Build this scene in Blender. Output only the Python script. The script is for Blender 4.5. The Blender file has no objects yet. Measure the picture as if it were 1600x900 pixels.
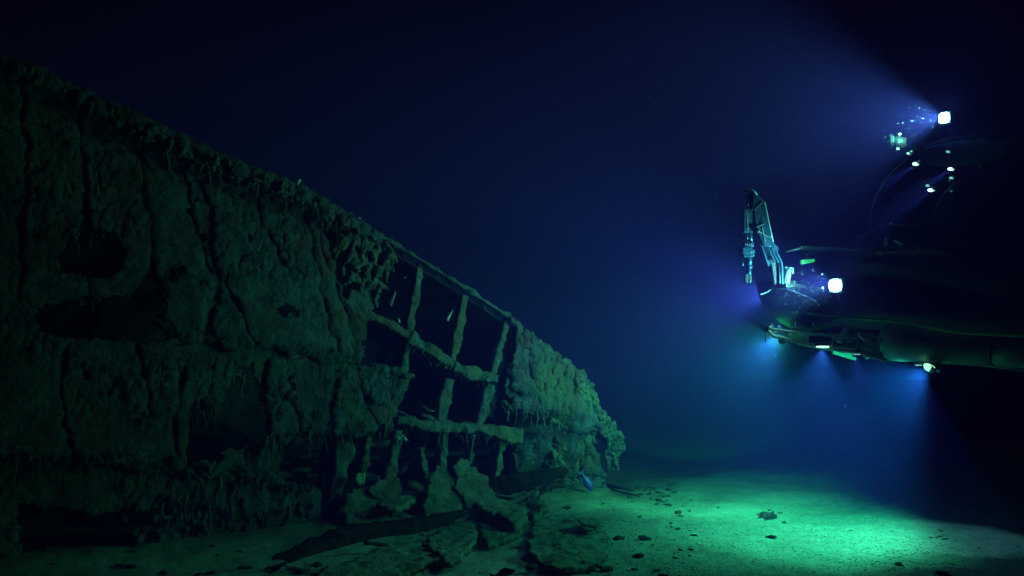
import bpy, math, random
import numpy as np
from mathutils import Vector, noise as mnoise

random.seed(7)
rng = np.random.default_rng(11)
SC = bpy.context.scene

# ------------------------------------------------------------------ camera
CAM_H = 2.6
F = 1386.0                      # focal length in photo pixels (1600 wide)
PITCH = math.atan(90 / F)
cam_d = bpy.data.cameras.new('camera')
cam_d.sensor_width = 36.0
cam_d.lens = 36.0 * F / 1600.0
cam_d.clip_end = 500
cam = bpy.data.objects.new('camera', cam_d)
cam.location = (0, 0, CAM_H)
cam.rotation_euler = (math.pi / 2 + PITCH, 0, 0)
SC.collection.objects.link(cam)
SC.camera = cam

# ------------------------------------------------------------------ deep water: almost no light from above
w = bpy.data.worlds.new('World')
SC.world = w
w.use_nodes = True
bg = w.node_tree.nodes['Background']
bg.inputs['Color'].default_value = (0.70, 0.05, 0.75, 1)
bg.inputs['Strength'].default_value = 0.0022
SC.view_settings.view_transform = 'Standard'
SC.view_settings.look = 'None'
SC.view_settings.exposure = 0.0
SC.view_settings.gamma = 1.0
SC.cycles.max_bounces = 6
SC.cycles.diffuse_bounces = 2
SC.cycles.glossy_bounces = 2
SC.cycles.transparent_max_bounces = 8
SC.cycles.volume_bounces = 0
SC.cycles.use_denoising = True
SC.cycles.sample_clamp_indirect = 2.0

# lamp strengths (watts); the lamps themselves are built with the submersible
P_TOP, P_HEAD, P_KEY, P_SKID, P_DOME = 700, 520, 470, 120, 420
C_TOP = (0.36, 0.92, 1.0)
C_HEAD = (0.26, 0.62, 1.0)
C_KEY = (0.05, 0.95, 0.85)
HAZE_D = 0.060

# ------------------------------------------------------------------ helpers
FWD = Vector((0, math.cos(PITCH), math.sin(PITCH)))
UPV = Vector((0, -math.sin(PITCH), math.cos(PITCH)))
CP = Vector((0, 0, CAM_H))

def ray(px, py):
    return FWD + Vector((1, 0, 0)) * ((px - 800) / F) - UPV * ((py - 450) / F)

def at(px, py, Y):
    """point that stands at world depth Y"""
    r = ray(px, py)
    return CP + r * (Y / r.y)

def gr(px, py, z=0.0):
    """point on the seabed"""
    r = ray(px, py)
    return CP + r * ((z - CAM_H) / r.z)

C = SC.collection

def tag(o, label=None, cat=None, group=None, kind=None):
    if label: o['label'] = label
    if cat: o['category'] = cat
    if group: o['group'] = group
    if kind: o['kind'] = kind
    return o

def empty(name, loc):
    o = bpy.data.objects.new(name, None)
    C.objects.link(o)
    o.location = loc
    o.empty_display_size = 0.2
    return o

def origin_of(o):
    v = Vector((0, 0, 0))
    while o is not None:
        v = v + Vector(o.location)
        o = o.parent
    return v

def link_mesh(name, verts, faces, mat, parent=None, smooth=True, loc=None):
    me = bpy.data.meshes.new(name)
    off = origin_of(parent) if parent else Vector((0, 0, 0))
    if loc is not None:
        off = Vector(loc)
    V = np.asarray(verts, dtype=float).reshape(-1, 3) - np.array(off)
    me.from_pydata(V.tolist() if len(V) < 50000 else [tuple(v) for v in V], [], faces)
    me.materials.append(mat)
    if smooth:
        me.polygons.foreach_set('use_smooth', [True] * len(me.polygons))
    me.update()
    o = bpy.data.objects.new(name, me)
    C.objects.link(o)
    if parent: o.parent = parent
    elif loc is not None: o.location = loc
    return o

class MB:
    def __init__(s):
        s.v = []; s.f = []
    def prism(s, pts, t):
        """pts: world points of an outline; extruded along vector t"""
        t = Vector(t); n = len(pts); b = len(s.v)
        s.v += [tuple(p) for p in pts] + [tuple(Vector(p) + t) for p in pts]
        s.f.append(list(range(b, b + n))); s.f.append([b + n + i for i in range(n)][::-1])
        for i in range(n):
            j = (i + 1) % n
            s.f.append([b + i, b + n + i, b + n + j, b + j])
        return s
    def ppx(s, poly, Y, t):
        """outline in photo pixels standing at depth Y, t metres deep"""
        return s.prism([at(x, y, Y) for x, y in poly], (0, t, 0))
    def tube(s, pts, r, n=10, cap=True, wob=0.0, seed=0):
        pts = [Vector(p) for p in pts]
        rs = r if isinstance(r, (list, tuple)) else [r] * len(pts)
        b = len(s.v); m = len(pts)
        for i, p in enumerate(pts):
            d = (pts[min(i + 1, m - 1)] - pts[max(i - 1, 0)])
            if d.length < 1e-9: d = Vector((0, 0, 1))
            d.normalize()
            a = Vector((0, 0, 1)) if abs(d.z) < 0.9 else Vector((1, 0, 0))
            u = d.cross(a).normalized(); q = d.cross(u)
            for k in range(n):
                an = 2 * math.pi * k / n
                rr = rs[i]
                if wob:
                    c = p + (u * math.cos(an) + q * math.sin(an)) * rr
                    rr *= 1 + wob * mnoise.noise(c * 14 + Vector((seed, 0, 0)))
                s.v.append(tuple(p + (u * math.cos(an) + q * math.sin(an)) * rr))
        for i in range(m - 1):
            for k in range(n):
                k2 = (k + 1) % n
                s.f.append([b + i * n + k, b + i * n + k2, b + (i + 1) * n + k2, b + (i + 1) * n + k])
        if cap:
            s.f.append([b + k for k in range(n)][::-1])
            s.f.append([b + (m - 1) * n + k for k in range(n)])
        return s
    def box(s, c, size, ax=None):
        """ax: three axis vectors"""
        c = Vector(c)
        X, Y, Z = ax if ax else (Vector((1, 0, 0)), Vector((0, 1, 0)), Vector((0, 0, 1)))
        hx, hy, hz = [k / 2 for k in size]
        b = len(s.v)
        for sx in (-1, 1):
            for sy in (-1, 1):
                for sz in (-1, 1):
                    s.v.append(tuple(c + X * sx * hx + Y * sy * hy + Z * sz * hz))
        for q in ((0, 1, 3, 2), (4, 6, 7, 5), (0, 4, 5, 1), (2, 3, 7, 6), (0, 2, 6, 4), (1, 5, 7, 3)):
            s.f.append([b + i for i in q])
        return s
    def beam(s, p, q, wd, dp):
        """rectangular bar from p to q; wd in the picture-like plane, dp along Y"""
        p = Vector(p); q = Vector(q); d = (q - p); L = d.length; d.normalize()
        y = Vector((0, 1, 0)); y = (y - d * y.dot(d)).normalized(); z = d.cross(y)
        return s.box((p + q) / 2, (L, dp, wd), (d, y, z))
    def ball(s, c, r, nu=16, nv=10, sc=(1, 1, 1), v0=0.0, v1=1.0):
        c = Vector(c); b = len(s.v)
        for j in range(nv + 1):
            th = math.pi * (v0 + (v1 - v0) * j / nv)
            for i in range(nu):
                ph = 2 * math.pi * i / nu
                s.v.append((c.x + r * sc[0] * math.sin(th) * math.cos(ph), c.y + r * sc[1] * math.sin(th) * math.sin(ph), c.z + r * sc[2] * math.cos(th)))
        for j in range(nv):
            for i in range(nu):
                i2 = (i + 1) % nu
                s.f.append([b + j * nu + i, b + (j + 1) * nu + i, b + (j + 1) * nu + i2, b + j * nu + i2])
        return s
    def build(s, name, mat, parent=None, smooth=False, loc=None, bevel=0.0, crust=None):
        o = link_mesh(name, s.v, s.f, mat, parent, smooth, loc)
        if bevel:
            m = o.modifiers.new('bevel', 'BEVEL'); m.width = bevel; m.segments = 2; m.limit_method = 'ANGLE'
        if crust:
            vox, amp, size = crust
            m = o.modifiers.new('remesh', 'REMESH'); m.mode = 'VOXEL'; m.voxel_size = vox; m.use_smooth_shade = True
            for a, sz in ((amp, size), (amp * 0.45, size * 0.35)):
                tx = bpy.data.textures.new('crust_noise', 'CLOUDS'); tx.noise_scale = sz; tx.noise_depth = 3
                d = o.modifiers.new('crust', 'DISPLACE'); d.texture = tx; d.strength = a; d.texture_coords = 'GLOBAL'; d.mid_level = 0.5
        return o

# ---- numpy gradient noise
_perm = rng.permutation(256); _perm = np.concatenate([_perm, _perm, _perm])
_g3 = rng.normal(size=(256, 3)); _g3 /= np.linalg.norm(_g3, axis=1)[:, None]
def pnoise(x, y, z=0.0):
    x = np.asarray(x, float); y = np.asarray(y, float); z = np.broadcast_to(np.asarray(z, float), x.shape)
    xi = np.floor(x).astype(int); yi = np.floor(y).astype(int); zi = np.floor(z).astype(int)
    xf = x - xi; yf = y - yi; zf = z - zi
    u = xf**3 * (xf * (xf * 6 - 15) + 10); v = yf**3 * (yf * (yf * 6 - 15) + 10); ww = zf**3 * (zf * (zf * 6 - 15) + 10)
    out = 0
    for dx in (0, 1):
        for dy in (0, 1):
            for dz in (0, 1):
                h = _perm[(_perm[(_perm[(xi + dx) & 255] + yi + dy) & 255] + zi + dz) & 255]
                g = _g3[h]
                d = g[..., 0] * (xf - dx) + g[..., 1] * (yf - dy) + g[..., 2] * (zf - dz)
                out = out + d * (u if dx else 1 - u) * (v if dy else 1 - v) * (ww if dz else 1 - ww)
    return out * 1.6
def fbm(x, y, z=0.0, octv=4, lac=2.1, gain=0.5):
    a = 1.0; s = 0; f = 1.0
    for i in range(octv):
        s = s + a * pnoise(x * f + 17.3 * i, y * f + 5.1 * i, np.asarray(z) * f)
        a *= gain; f *= lac
    return s
def inpoly(px, py, poly):
    c = np.zeros(px.shape, bool); n = len(poly)
    for i in range(n):
        x1, y1 = poly[i]; x2, y2 = poly[(i + 1) % n]
        if y1 == y2: continue
        t = ((y1 > py) != (y2 > py)) & (px < (x2 - x1) * (py - y1) / (y2 - y1) + x1)
        c ^= t
    return c
def segdist(px, py, line):
    best = np.full(px.shape, 1e9); side = np.zeros(px.shape)
    for (x1, y1), (x2, y2) in zip(line[:-1], line[1:]):
        dx, dy = x2 - x1, y2 - y1; L2 = dx * dx + dy * dy
        t = np.clip(((px - x1) * dx + (py - y1) * dy) / L2, 0, 1)
        qx = px - x1 - t * dx; qy = py - y1 - t * dy
        d = np.hypot(qx, qy); m = d < best
        best = np.where(m, d, best); side = np.where(m, np.sign(qx), side)
    return best, side
def smooth01(x):
    x = np.clip(x, 0, 1); return x * x * (3 - 2 * x)

# ------------------------------------------------------------------ materials
def new_mat(name):
    m = bpy.data.materials.new(name); m.use_nodes = True
    nt = m.node_tree
    return m, nt, nt.nodes['Principled BSDF']
def N(nt, typ, **kw):
    n = nt.nodes.new(typ)
    for k, v in kw.items():
        if k in n.inputs: n.inputs[k].default_value = v
        else: setattr(n, k, v)
    return n
def ramp(nt, src, stops):
    r = nt.nodes.new('ShaderNodeValToRGB')
    e = r.color_ramp.elements
    while len(e) < len(stops): e.new(0.5)
    for k, (p, c) in zip(e, stops): k.position = p; k.color = (*c, 1) if len(c) == 3 else c
    nt.links.new(src, r.inputs[0]); return r
def noise_n(nt, co, scale, detail=6, rough=0.6, dist=0.0):
    n = nt.nodes.new('ShaderNodeTexNoise'); n.inputs['Scale'].default_value = scale; n.inputs['Detail'].default_value = detail
    n.inputs['Roughness'].default_value = rough; n.inputs['Distortion'].default_value = dist
    nt.links.new(co, n.inputs['Vector']); return n
def mix(nt, fac, a, b, blend='MIX'):
    m = nt.nodes.new('ShaderNodeMix'); m.data_type = 'RGBA'; m.blend_type = blend
    for s, i in ((fac, 0), (a, 6), (b, 7)):
        if isinstance(s, (int, float)): m.inputs[i].default_value = s
        elif isinstance(s, tuple): m.inputs[i].default_value = (*s, 1)
        else: nt.links.new(s, m.inputs[i])
    return m.outputs[2]
def bump(nt, h, strength, dist, nrm=None):
    b = nt.nodes.new('ShaderNodeBump'); b.inputs['Strength'].default_value = strength; b.inputs['Distance'].default_value = dist
    nt.links.new(h, b.inputs['Height'])
    if nrm is not None: nt.links.new(nrm, b.inputs['Normal'])
    return b.outputs['Normal']

def rust_mat(name, lo, hi, rust, algae, bs=1.0):
    m, nt, b = new_mat(name)
    co = nt.nodes.new('ShaderNodeNewGeometry').outputs['Position']
    n1 = noise_n(nt, co, 1.3, 8, 0.62, 0.4); n2 = noise_n(nt, co, 5.5, 8, 0.65); n3 = noise_n(nt, co, 34, 5, 0.7); n4 = noise_n(nt, co, 0.8, 5, 0.6, 0.8)
    base = ramp(nt, n2.outputs[0], [(0.32, lo), (0.68, hi)]).outputs[0]
    fr = ramp(nt, n1.outputs[0], [(0.50, (0, 0, 0)), (0.66, (1, 1, 1))]).outputs[0]
    base = mix(nt, fr, base, rust)
    fa = ramp(nt, n4.outputs[0], [(0.55, (0, 0, 0)), (0.70, (1, 1, 1))]).outputs[0]
    base = mix(nt, fa, base, algae)
    sp = ramp(nt, n3.outputs[0], [(0.25, (0.35, 0.35, 0.35)), (0.65, (1.15, 1.15, 1.15))]).outputs[0]
    base = mix(nt, 0.8, base, sp, 'MULTIPLY')
    nt.links.new(base, b.inputs['Base Color'])
    b.inputs['Roughness'].default_value = 0.95
    b.inputs['Specular IOR Level'].default_value = 0.15
    v = nt.nodes.new('ShaderNodeTexVoronoi'); v.inputs['Scale'].default_value = 16; nt.links.new(co, v.inputs['Vector'])
    k = bump(nt, n2.outputs[0], 0.7 * bs, 0.08)
    k = bump(nt, v.outputs['Distance'], 0.35 * bs, 0.03, k)
    k = bump(nt, n3.outputs[0], 0.8 * bs, 0.02, k)
    nt.links.new(k, b.inputs['Normal'])
    return m

M_HULL = rust_mat('encrusted_steel', (0.028, 0.036, 0.045), (0.15, 0.185, 0.22), (0.15, 0.07, 0.045), (0.15, 0.17, 0.09), 1.3)
M_HULL2 = rust_mat('fallen_steel', (0.06, 0.07, 0.065), (0.22, 0.25, 0.23), (0.17, 0.08, 0.05), (0.20, 0.22, 0.10), 1.3)
M_GROWTH = rust_mat('rust_growth', (0.05, 0.06, 0.06), (0.20, 0.23, 0.20), (0.17, 0.10, 0.05), (0.22, 0.25, 0.08), 1.2)
M_FRAME = rust_mat('frame_steel', (0.045, 0.055, 0.06), (0.18, 0.21, 0.22), (0.17, 0.11, 0.07), (0.18, 0.20, 0.12), 1.2)
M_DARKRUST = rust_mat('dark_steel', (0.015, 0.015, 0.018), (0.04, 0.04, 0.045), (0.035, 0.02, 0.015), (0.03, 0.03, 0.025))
M_PLATE = rust_mat('silted_plate', (0.20, 0.22, 0.18), (0.36, 0.39, 0.32), (0.22, 0.17, 0.11), (0.30, 0.34, 0.20), 0.9)
M_ROCK = rust_mat('rubble', (0.05, 0.05, 0.045), (0.13, 0.13, 0.11), (0.10, 0.06, 0.04), (0.10, 0.11, 0.06))

def seabed_mat():
    m, nt, b = new_mat('silt')
    co = nt.nodes.new('ShaderNodeNewGeometry').outputs['Position']
    n1 = noise_n(nt, co, 0.7, 6, 0.6, 0.3); n2 = noise_n(nt, co, 7, 7, 0.65); n3 = noise_n(nt, co, 60, 4, 0.7); n4 = noise_n(nt, co, 24, 5, 0.75)
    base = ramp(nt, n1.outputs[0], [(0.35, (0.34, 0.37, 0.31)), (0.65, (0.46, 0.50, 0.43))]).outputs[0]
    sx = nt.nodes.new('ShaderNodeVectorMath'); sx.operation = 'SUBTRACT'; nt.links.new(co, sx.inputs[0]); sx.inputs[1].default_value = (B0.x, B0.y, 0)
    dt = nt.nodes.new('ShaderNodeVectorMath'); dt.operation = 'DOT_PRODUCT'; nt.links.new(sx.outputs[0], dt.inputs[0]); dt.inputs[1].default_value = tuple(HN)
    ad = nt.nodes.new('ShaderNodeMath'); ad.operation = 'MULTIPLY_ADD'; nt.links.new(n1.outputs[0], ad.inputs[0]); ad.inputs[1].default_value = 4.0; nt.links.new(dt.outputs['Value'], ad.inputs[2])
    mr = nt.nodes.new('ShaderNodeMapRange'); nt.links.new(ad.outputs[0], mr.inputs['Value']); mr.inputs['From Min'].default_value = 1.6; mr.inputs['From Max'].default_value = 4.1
    base = mix(nt, mr.outputs[0], (0.10, 0.092, 0.065), base)  # dimmer light near the wreck put into the silt colour
    f2 = ramp(nt, n2.outputs[0], [(0.30, (0.60, 0.60, 0.60)), (0.62, (1.08, 1.08, 1.08))]).outputs[0]
    base = mix(nt, 0.75, base, f2, 'MULTIPLY')
    f4 = ramp(nt, n4.outputs[0], [(0.27, (0.40, 0.40, 0.40)), (0.42, (1, 1, 1))]).outputs[0]
    base = mix(nt, 0.7, base, f4, 'MULTIPLY')
    f3 = ramp(nt, n3.outputs[0], [(0.3, (0.7, 0.7, 0.7)), (0.7, (1.2, 1.2, 1.2))]).outputs[0]
    base = mix(nt, 0.8, base, f3, 'MULTIPLY')
    nt.links.new(base, b.inputs['Base Color'])
    b.inputs['Roughness'].default_value = 0.97; b.inputs['Specular IOR Level'].default_value = 0.1
    k = bump(nt, n2.outputs[0], 0.5, 0.05); k = bump(nt, n4.outputs[0], 0.6, 0.02, k)
    nt.links.new(k, b.inputs['Normal'])
    return m

def paint(name, col, rough=0.4, metal=0.0, wear=0.25, spec=0.5, scale=9):
    m, nt, b = new_mat(name)
    co = nt.nodes.new('ShaderNodeNewGeometry').outputs['Position']
    n1 = noise_n(nt, co, scale, 7, 0.65)
    f = ramp(nt, n1.outputs[0], [(0.3, (1 - wear,) * 3), (0.7, (1 + wear * 0.4,) * 3)]).outputs[0]
    nt.links.new(mix(nt, 1.0, col, f, 'MULTIPLY'), b.inputs['Base Color'])
    b.inputs['Metallic'].default_value = metal
    r = ramp(nt, n1.outputs[0], [(0.3, (rough * 0.8,) * 3), (0.7, (min(1, rough * 1.3),) * 3)]).outputs[0]
    nt.links.new(r, b.inputs['Roughness']); b.inputs['Specular IOR Level'].default_value = spec
    nt.links.new(bump(nt, n1.outputs[0], 0.08, 0.01), b.inputs['Normal'])
    return m
M_BLACK = paint('matt_black_fairing', (0.012, 0.012, 0.014), 0.6)
M_NAVY = paint('dark_fairing', (0.05, 0.05, 0.06), 0.5)
M_METAL = paint('grey_aluminium', (0.05, 0.15, 0.26), 0.38, 0.5, 0.35)
M_WHITE = paint('white_paint', (0.36, 0.42, 0.44), 0.4, 0, 0.2)
M_DMETAL = paint('dark_anodised_metal', (0.10, 0.11, 0.12), 0.4, 0.6, 0.3)
M_SKID = paint('skid_rail_paint', (0.28, 0.32, 0.28), 0.5, 0.0, 0.35)
M_PONT = paint('pontoon_shell', (0.16, 0.18, 0.165), 0.55, 0, 0.3, 0.4, 3)
M_GREEN = paint('fluorescent_green', (0.10, 0.85, 0.10), 0.5, 0, 0.1)
M_ROPE = paint('green_rope', (0.06, 0.40, 0.10), 0.8, 0, 0.3)
M_HOSE = paint('black_hose', (0.02, 0.02, 0.025), 0.35)
M_PURPLE = paint('violet_cable', (0.25, 0.12, 0.6), 0.5)
M_FISH = paint('fish_skin', (0.10, 0.07, 0.40), 0.35, 0, 0.35, 0.6, 30)
M_FIN = paint('fish_fin', (0.14, 0.12, 0.45), 0.4)
M_EYE = paint('fish_eye', (0.01, 0.01, 0.01), 0.1)
M_SPONGE = paint('pale_sponge', (0.5, 0.55, 0.5), 0.8, 0, 0.3, 0.2, 40)
M_SNOW = paint('marine_particles', (0.8, 0.8, 0.8), 0.8)
M_SKIN = paint('skin', (0.4, 0.25, 0.18), 0.6)
def emit(name, col, s):
    m, nt, b = new_mat(name)
    b.inputs['Base Color'].default_value = (0.8, 0.8, 0.8, 1)
    b.inputs['Emission Color'].default_value = (*col, 1); b.inputs['Emission Strength'].default_value = s
    return m
M_LED = emit('lit_led', (0.35, 0.75, 1.0), 170)
M_LENS = emit('lit_lens_and_reflection', (0.50, 0.82, 1.0), 9)
M_LENS2 = emit('lit_small_lens_and_reflection', (0.35, 0.60, 1.0), 1.0)
M_LIDM = paint('canopy_grey', (0.65, 0.70, 0.70), 0.6)
M_MARKER = emit('glowing_green_marker', (0.05, 1.0, 0.18), 0.55)  # emission added to brighten the fluorescent marker
M_KEYL = emit('lit_green_lens', (0.55, 1.0, 0.75), 2.0)
def acrylic():
    m, nt, b = new_mat('acrylic')
    nt.nodes.remove(b)
    tr = nt.nodes.new('ShaderNodeBsdfTransparent'); tr.inputs[0].default_value = (0.92, 0.95, 0.97, 1)
    gl = nt.nodes.new('ShaderNodeBsdfGlossy'); gl.inputs['Roughness'].default_value = 0.04
    fr = nt.nodes.new('ShaderNodeFresnel'); fr.inputs['IOR'].default_value = 1.3
    mx = nt.nodes.new('ShaderNodeMixShader')
    nt.links.new(fr.outputs[0], mx.inputs[0]); nt.links.new(tr.outputs[0], mx.inputs[1]); nt.links.new(gl.outputs[0], mx.inputs[2])
    nt.links.new(mx.outputs[0], nt.nodes['Material Output'].inputs['Surface'])
    return m
M_ACRYLIC = acrylic()

# ------------------------------------------------------------------ seabed
# wreck base line
B0 = gr(0, 893); B1 = gr(930, 768)
HD = Vector((B1.x - B0.x, B1.y - B0.y, 0)); HL = HD.length; HD.normalize()
HN = Vector((HD.y, -HD.x, 0))          # outward normal, towards camera and to the right
def hull_pt(s, z, n=0.0):
    return Vector((B0.x, B0.y, 0)) + HD * s + HN * n + Vector((0, 0, z))
def hull_sz(px, py, n=0.0):
    r = ray(px, py)
    o = Vector((B0.x, B0.y, 0)) + HN * n
    t = (o - CP).dot(HN) / r.dot(HN)
    p = CP + r * t
    return (p - o).dot(HD), p.z
def hpx(px, py, n=0.0):
    s, z = hull_sz(px, py, n)
    return hull_pt(s, z, n)

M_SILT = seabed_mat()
def ground_h(x, y):
    x = np.asarray(x, float); y = np.asarray(y, float)
    h = 0.07 * fbm(x * 0.35, y * 0.35, 3.1, 3) + 0.022 * fbm(x * 1.9, y * 1.9, 8.2, 4) + 0.008 * pnoise(x * 8, y * 8, 2.2)
    # pits and small mounds
    h += 0.03 * np.clip(fbm(x * 2.8, y * 2.8, 11.0, 3) - 0.45, 0, 1)
    # silt banked against the wreck
    dx = x - B0.x; dy = y - B0.y
    s = dx * HD.x + dy * HD.y; n = dx * HN.x + dy * HN.y
    inside = smooth01((s + 6) / 3) * smooth01((HL + 0.8 - s) / 1.5)
    h += inside * 0.16 * np.exp(-((n - 0.1) / 0.9) ** 2)
    # a shallow trough and the rise beyond it, right of the wreck's end
    line = y - (31.0 - 1.35 * x)
    far = smooth01((x - 2.0) / 2) 
    h += 0.25 * smooth01((y - 26) / 20)
    return h
xs = np.concatenate([-60 + 0 * np.arange(1), -np.geomspace(50, 8.2, 16), np.arange(-8, 9.5, 0.055), np.geomspace(9.6, 60, 18)])
ys = np.concatenate([[-40, -20, -8, -2, 2, 5, 7], np.arange(8.2, 22, 0.055), np.geomspace(22.06, 62, 110)])
GX, GY = np.meshgrid(xs, ys)
GZ = ground_h(GX, GY)
nx, ny = len(xs), len(ys)
idx = np.arange(nx * ny).reshape(ny, nx)
gf = np.stack([idx[:-1, :-1], idx[:-1, 1:], idx[1:, 1:], idx[1:, :-1]], -1).reshape(-1, 4)
def grid_obj(name, V, Fc, mat, parent=None):
    me = bpy.data.meshes.new(name)
    off = np.array(origin_of(parent)) if parent else 0
    V = (V - off).astype(np.float32)
    me.vertices.add(len(V)); me.vertices.foreach_set('co', V.ravel())
    me.loops.add(Fc.size); me.loops.foreach_set('vertex_index', Fc.ravel().astype(np.int32))
    me.polygons.add(len(Fc)); me.polygons.foreach_set('loop_start', np.arange(0, Fc.size, 4, dtype=np.int32))
    me.polygons.foreach_set('loop_total', np.full(len(Fc), 4, np.int32))
    me.polygons.foreach_set('use_smooth', np.ones(len(Fc), bool))
    me.materials.append(mat); me.update(calc_edges=True); me.validate()
    o = bpy.data.objects.new(name, me); C.objects.link(o)
    if parent: o.parent = parent
    return o
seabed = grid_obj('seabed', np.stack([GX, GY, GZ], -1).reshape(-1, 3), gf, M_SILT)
tag(seabed, kind='structure')
def gz(x, y): return float(ground_h(x, y))
def on_ground(px, py, up=0.0):
    p = gr(px, py, 0.05); return Vector((p.x, p.y, gz(p.x, p.y) + up))

# ------------------------------------------------------------------ shipwreck
wreck = empty('shipwreck', (B0.x, B0.y, 0))
tag(wreck, 'rusted, encrusted side of a sunken ship with open frame bays, sloping down to the seabed', 'shipwreck')

RIM_PX = [(0, 95), (60, 112), (110, 140), (240, 200), (330, 243), (400, 270), (470, 300), (560, 350), (600, 372), (655, 405), (700, 433), (780, 485), (840, 532), (880, 565), (912, 597), (935, 640)]
RIM = np.array([hull_sz(*p) for p in RIM_PX])
def rim_z(s):
    z = np.interp(s, RIM[:, 0], RIM[:, 1])
    sl = (RIM[3, 1] - RIM[0, 1]) / (RIM[3, 0] - RIM[0, 0])
    return np.where(s < RIM[0, 0], RIM[0, 1] + sl * (s - RIM[0, 0]), z)
def to_px(V):
    d = V - np.array(CP)
    f = d @ np.array(FWD); r = d[..., 0]; u = d @ np.array(UPV)
    return 800 + F * r / f, 450 - F * u / f

DS = 0.021
ss = np.arange(-3.2, HL + 0.15, DS); zs = np.arange(-0.25, 7.4, DS)
S, Z = np.meshgrid(ss, zs)
o3 = np.array([B0.x, B0.y, 0]); hd = np.array(HD); hn = np.array(HN)
P0 = o3 + S[..., None] * hd + Z[..., None] * np.array([0, 0, 1])
PX, PY = to_px(P0)
# crusty displacement
ev = fbm(S * 0.7, Z * 0.5, 1.0, 3) * 0.05
def flake(f, n):
    q = f * n; k = np.floor(q); return (k + smooth01((q - k - 0.40) / 0.2)) / n
lump = 0.5 * flake(fbm(S * 3.0, Z * 2.6, 5.0, 5), 3.0) + 0.5 * flake(fbm(S * 6.5, Z * 5.5, 15.0, 4), 2.0); fine = fbm(S * 13, Z * 11, 9.0, 3)
rough = np.maximum(smooth01(fbm(S * 0.8, Z * 0.8, 90.0, 3) * 1.6 + 0.22), 0.9 * smooth01((PX - 770) / 40))
disp = ev + (0.014 + 0.034 * rough) * lump + (0.006 + 0.012 * rough) * fine
# downward running streaks of rust
wx = S * 3.2 + 0.35 * fbm(S * 1.2, Z * 1.2, 2.0, 3) - Z * 0.9
st = fbm(wx, Z * 0.35, 4.0, 3)
disp += rough * (0.035 * np.clip(st, 0, 1) ** 1.5 + 0.03 * np.clip(1 - np.abs(st) * 9, 0, 1))
# frames showing through the plating
RIDGES = [[(222, 205), (226, 300), (240, 380), (238, 440)], [(292, 255), (300, 330), (322, 420)], [(402, 285), (414, 350), (440, 408), (458, 428)],
          [(478, 335), (490, 400), (500, 450), (522, 540)], [(130, 160), (136, 290), (140, 400), (138, 500)], [(282, 575), (272, 700), (280, 745)], [(98, 555), (104, 640), (112, 720)],
          [(500, 375), (520, 430), (540, 500), (552, 560)], [(40, 130), (45, 300), (30, 460)], [(208, 540), (228, 610), (232, 640)], [(345, 440), (372, 480), (390, 530)], [(445, 600), (462, 650), (470, 690)],
          [(812, 530), (820, 570), (832, 620)], [(860, 590), (852, 640), (848, 760)], [(880, 640), (884, 700), (880, 760)], [(832, 650), (822, 700), (815, 770)], [(520, 590), (505, 640), (512, 668)], [(560, 600), (570, 640), (590, 665)]]
jx = PX + 10 * fbm(S * 2.4, Z * 2.4, 20.0, 4); jy = PY + 9 * fbm(S * 3, Z * 3, 30.0, 3)
for i, ln in enumerate(RIDGES):
    d, side = segdist(jx, jy, ln)
    disp += 0.055 * np.exp(-(d / 2.6) ** 2) * np.clip(0.35 + 1.1 * pnoise(S * 3, Z * 3, i * 3.0), 0, 1.2)
    disp -= 0.04 * np.exp(-((d - 7) / 5) ** 2) * (side < 0)
# raised strakes and patches
def raised(poly, amt, jit=1.0):
    global disp
    m = inpoly(PX + jit * (jx - PX) * 1.5, PY + jit * (jy - PY) * 1.5, poly).astype(float)
    disp += amt * m
    return m
raised([(-900, 200), (330, 200), (330, 535), (440, 545), (558, 568), (580, 470), (600, 360), (300, 100), (-900, -400)], 0.05)
raised([(785, 480), (905, 570), (940, 620), (930, 668), (885, 668), (852, 650), (812, 640), (782, 605)], 0.09)
raised([(-1200, 640), (0, 712), (130, 715), (330, 735), (482, 752), (494, 800), (498, 1000), (-1500, 1200)], 0.17)
raised([(412, 560), (628, 580), (612, 640), (600, 668), (545, 676), (500, 672), (412, 690)], 0.06)
# ledge line
d, _ = segdist(jx, jy, [(-200, 690), (130, 714), (330, 736), (482, 753)])
disp += 0.13 * np.exp(-(d / 5.0) ** 2)
d, _ = segdist(jx, jy, [(180, 528), (310, 530), (440, 545), (556, 572), (628, 584)])
disp += 0.06 * np.exp(-(d / 4.0) ** 2)
# round bulge
rr = np.hypot((PX - 270) / 50, (PY - 478) / 56)
disp += 0.22 * smooth01((1.05 - rr + 0.25 * lump) / 0.5)
# rolled top edge with growth
rz = rim_z(S); dz = rz - Z
lip = np.exp(-((dz - 0.10) / 0.14) ** 2) * np.clip(1.0 - smooth01((PX - 560) / 60), 0.1, 1)
disp += lip * (0.14 + 0.10 * fbm(S * 5, Z * 5, 44.0, 3))
disp -= 0.10 * np.exp(-((dz - 0.42) / 0.12) ** 2) * np.clip(1.0 - smooth01((PX - 540) / 60), 0, 1)
# the hull curves in towards its foot at the far end, and the whole side bellies a little
disp += 0.18 * np.sin(np.clip(Z / np.maximum(rz, 1), 0, 1) * math.pi)
disp += (-0.85 + 0.98 * smooth01((PX - 825) / 85)) * smooth01((PX - 795) / 30) * smooth01((PY - 636) / 30)

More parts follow.
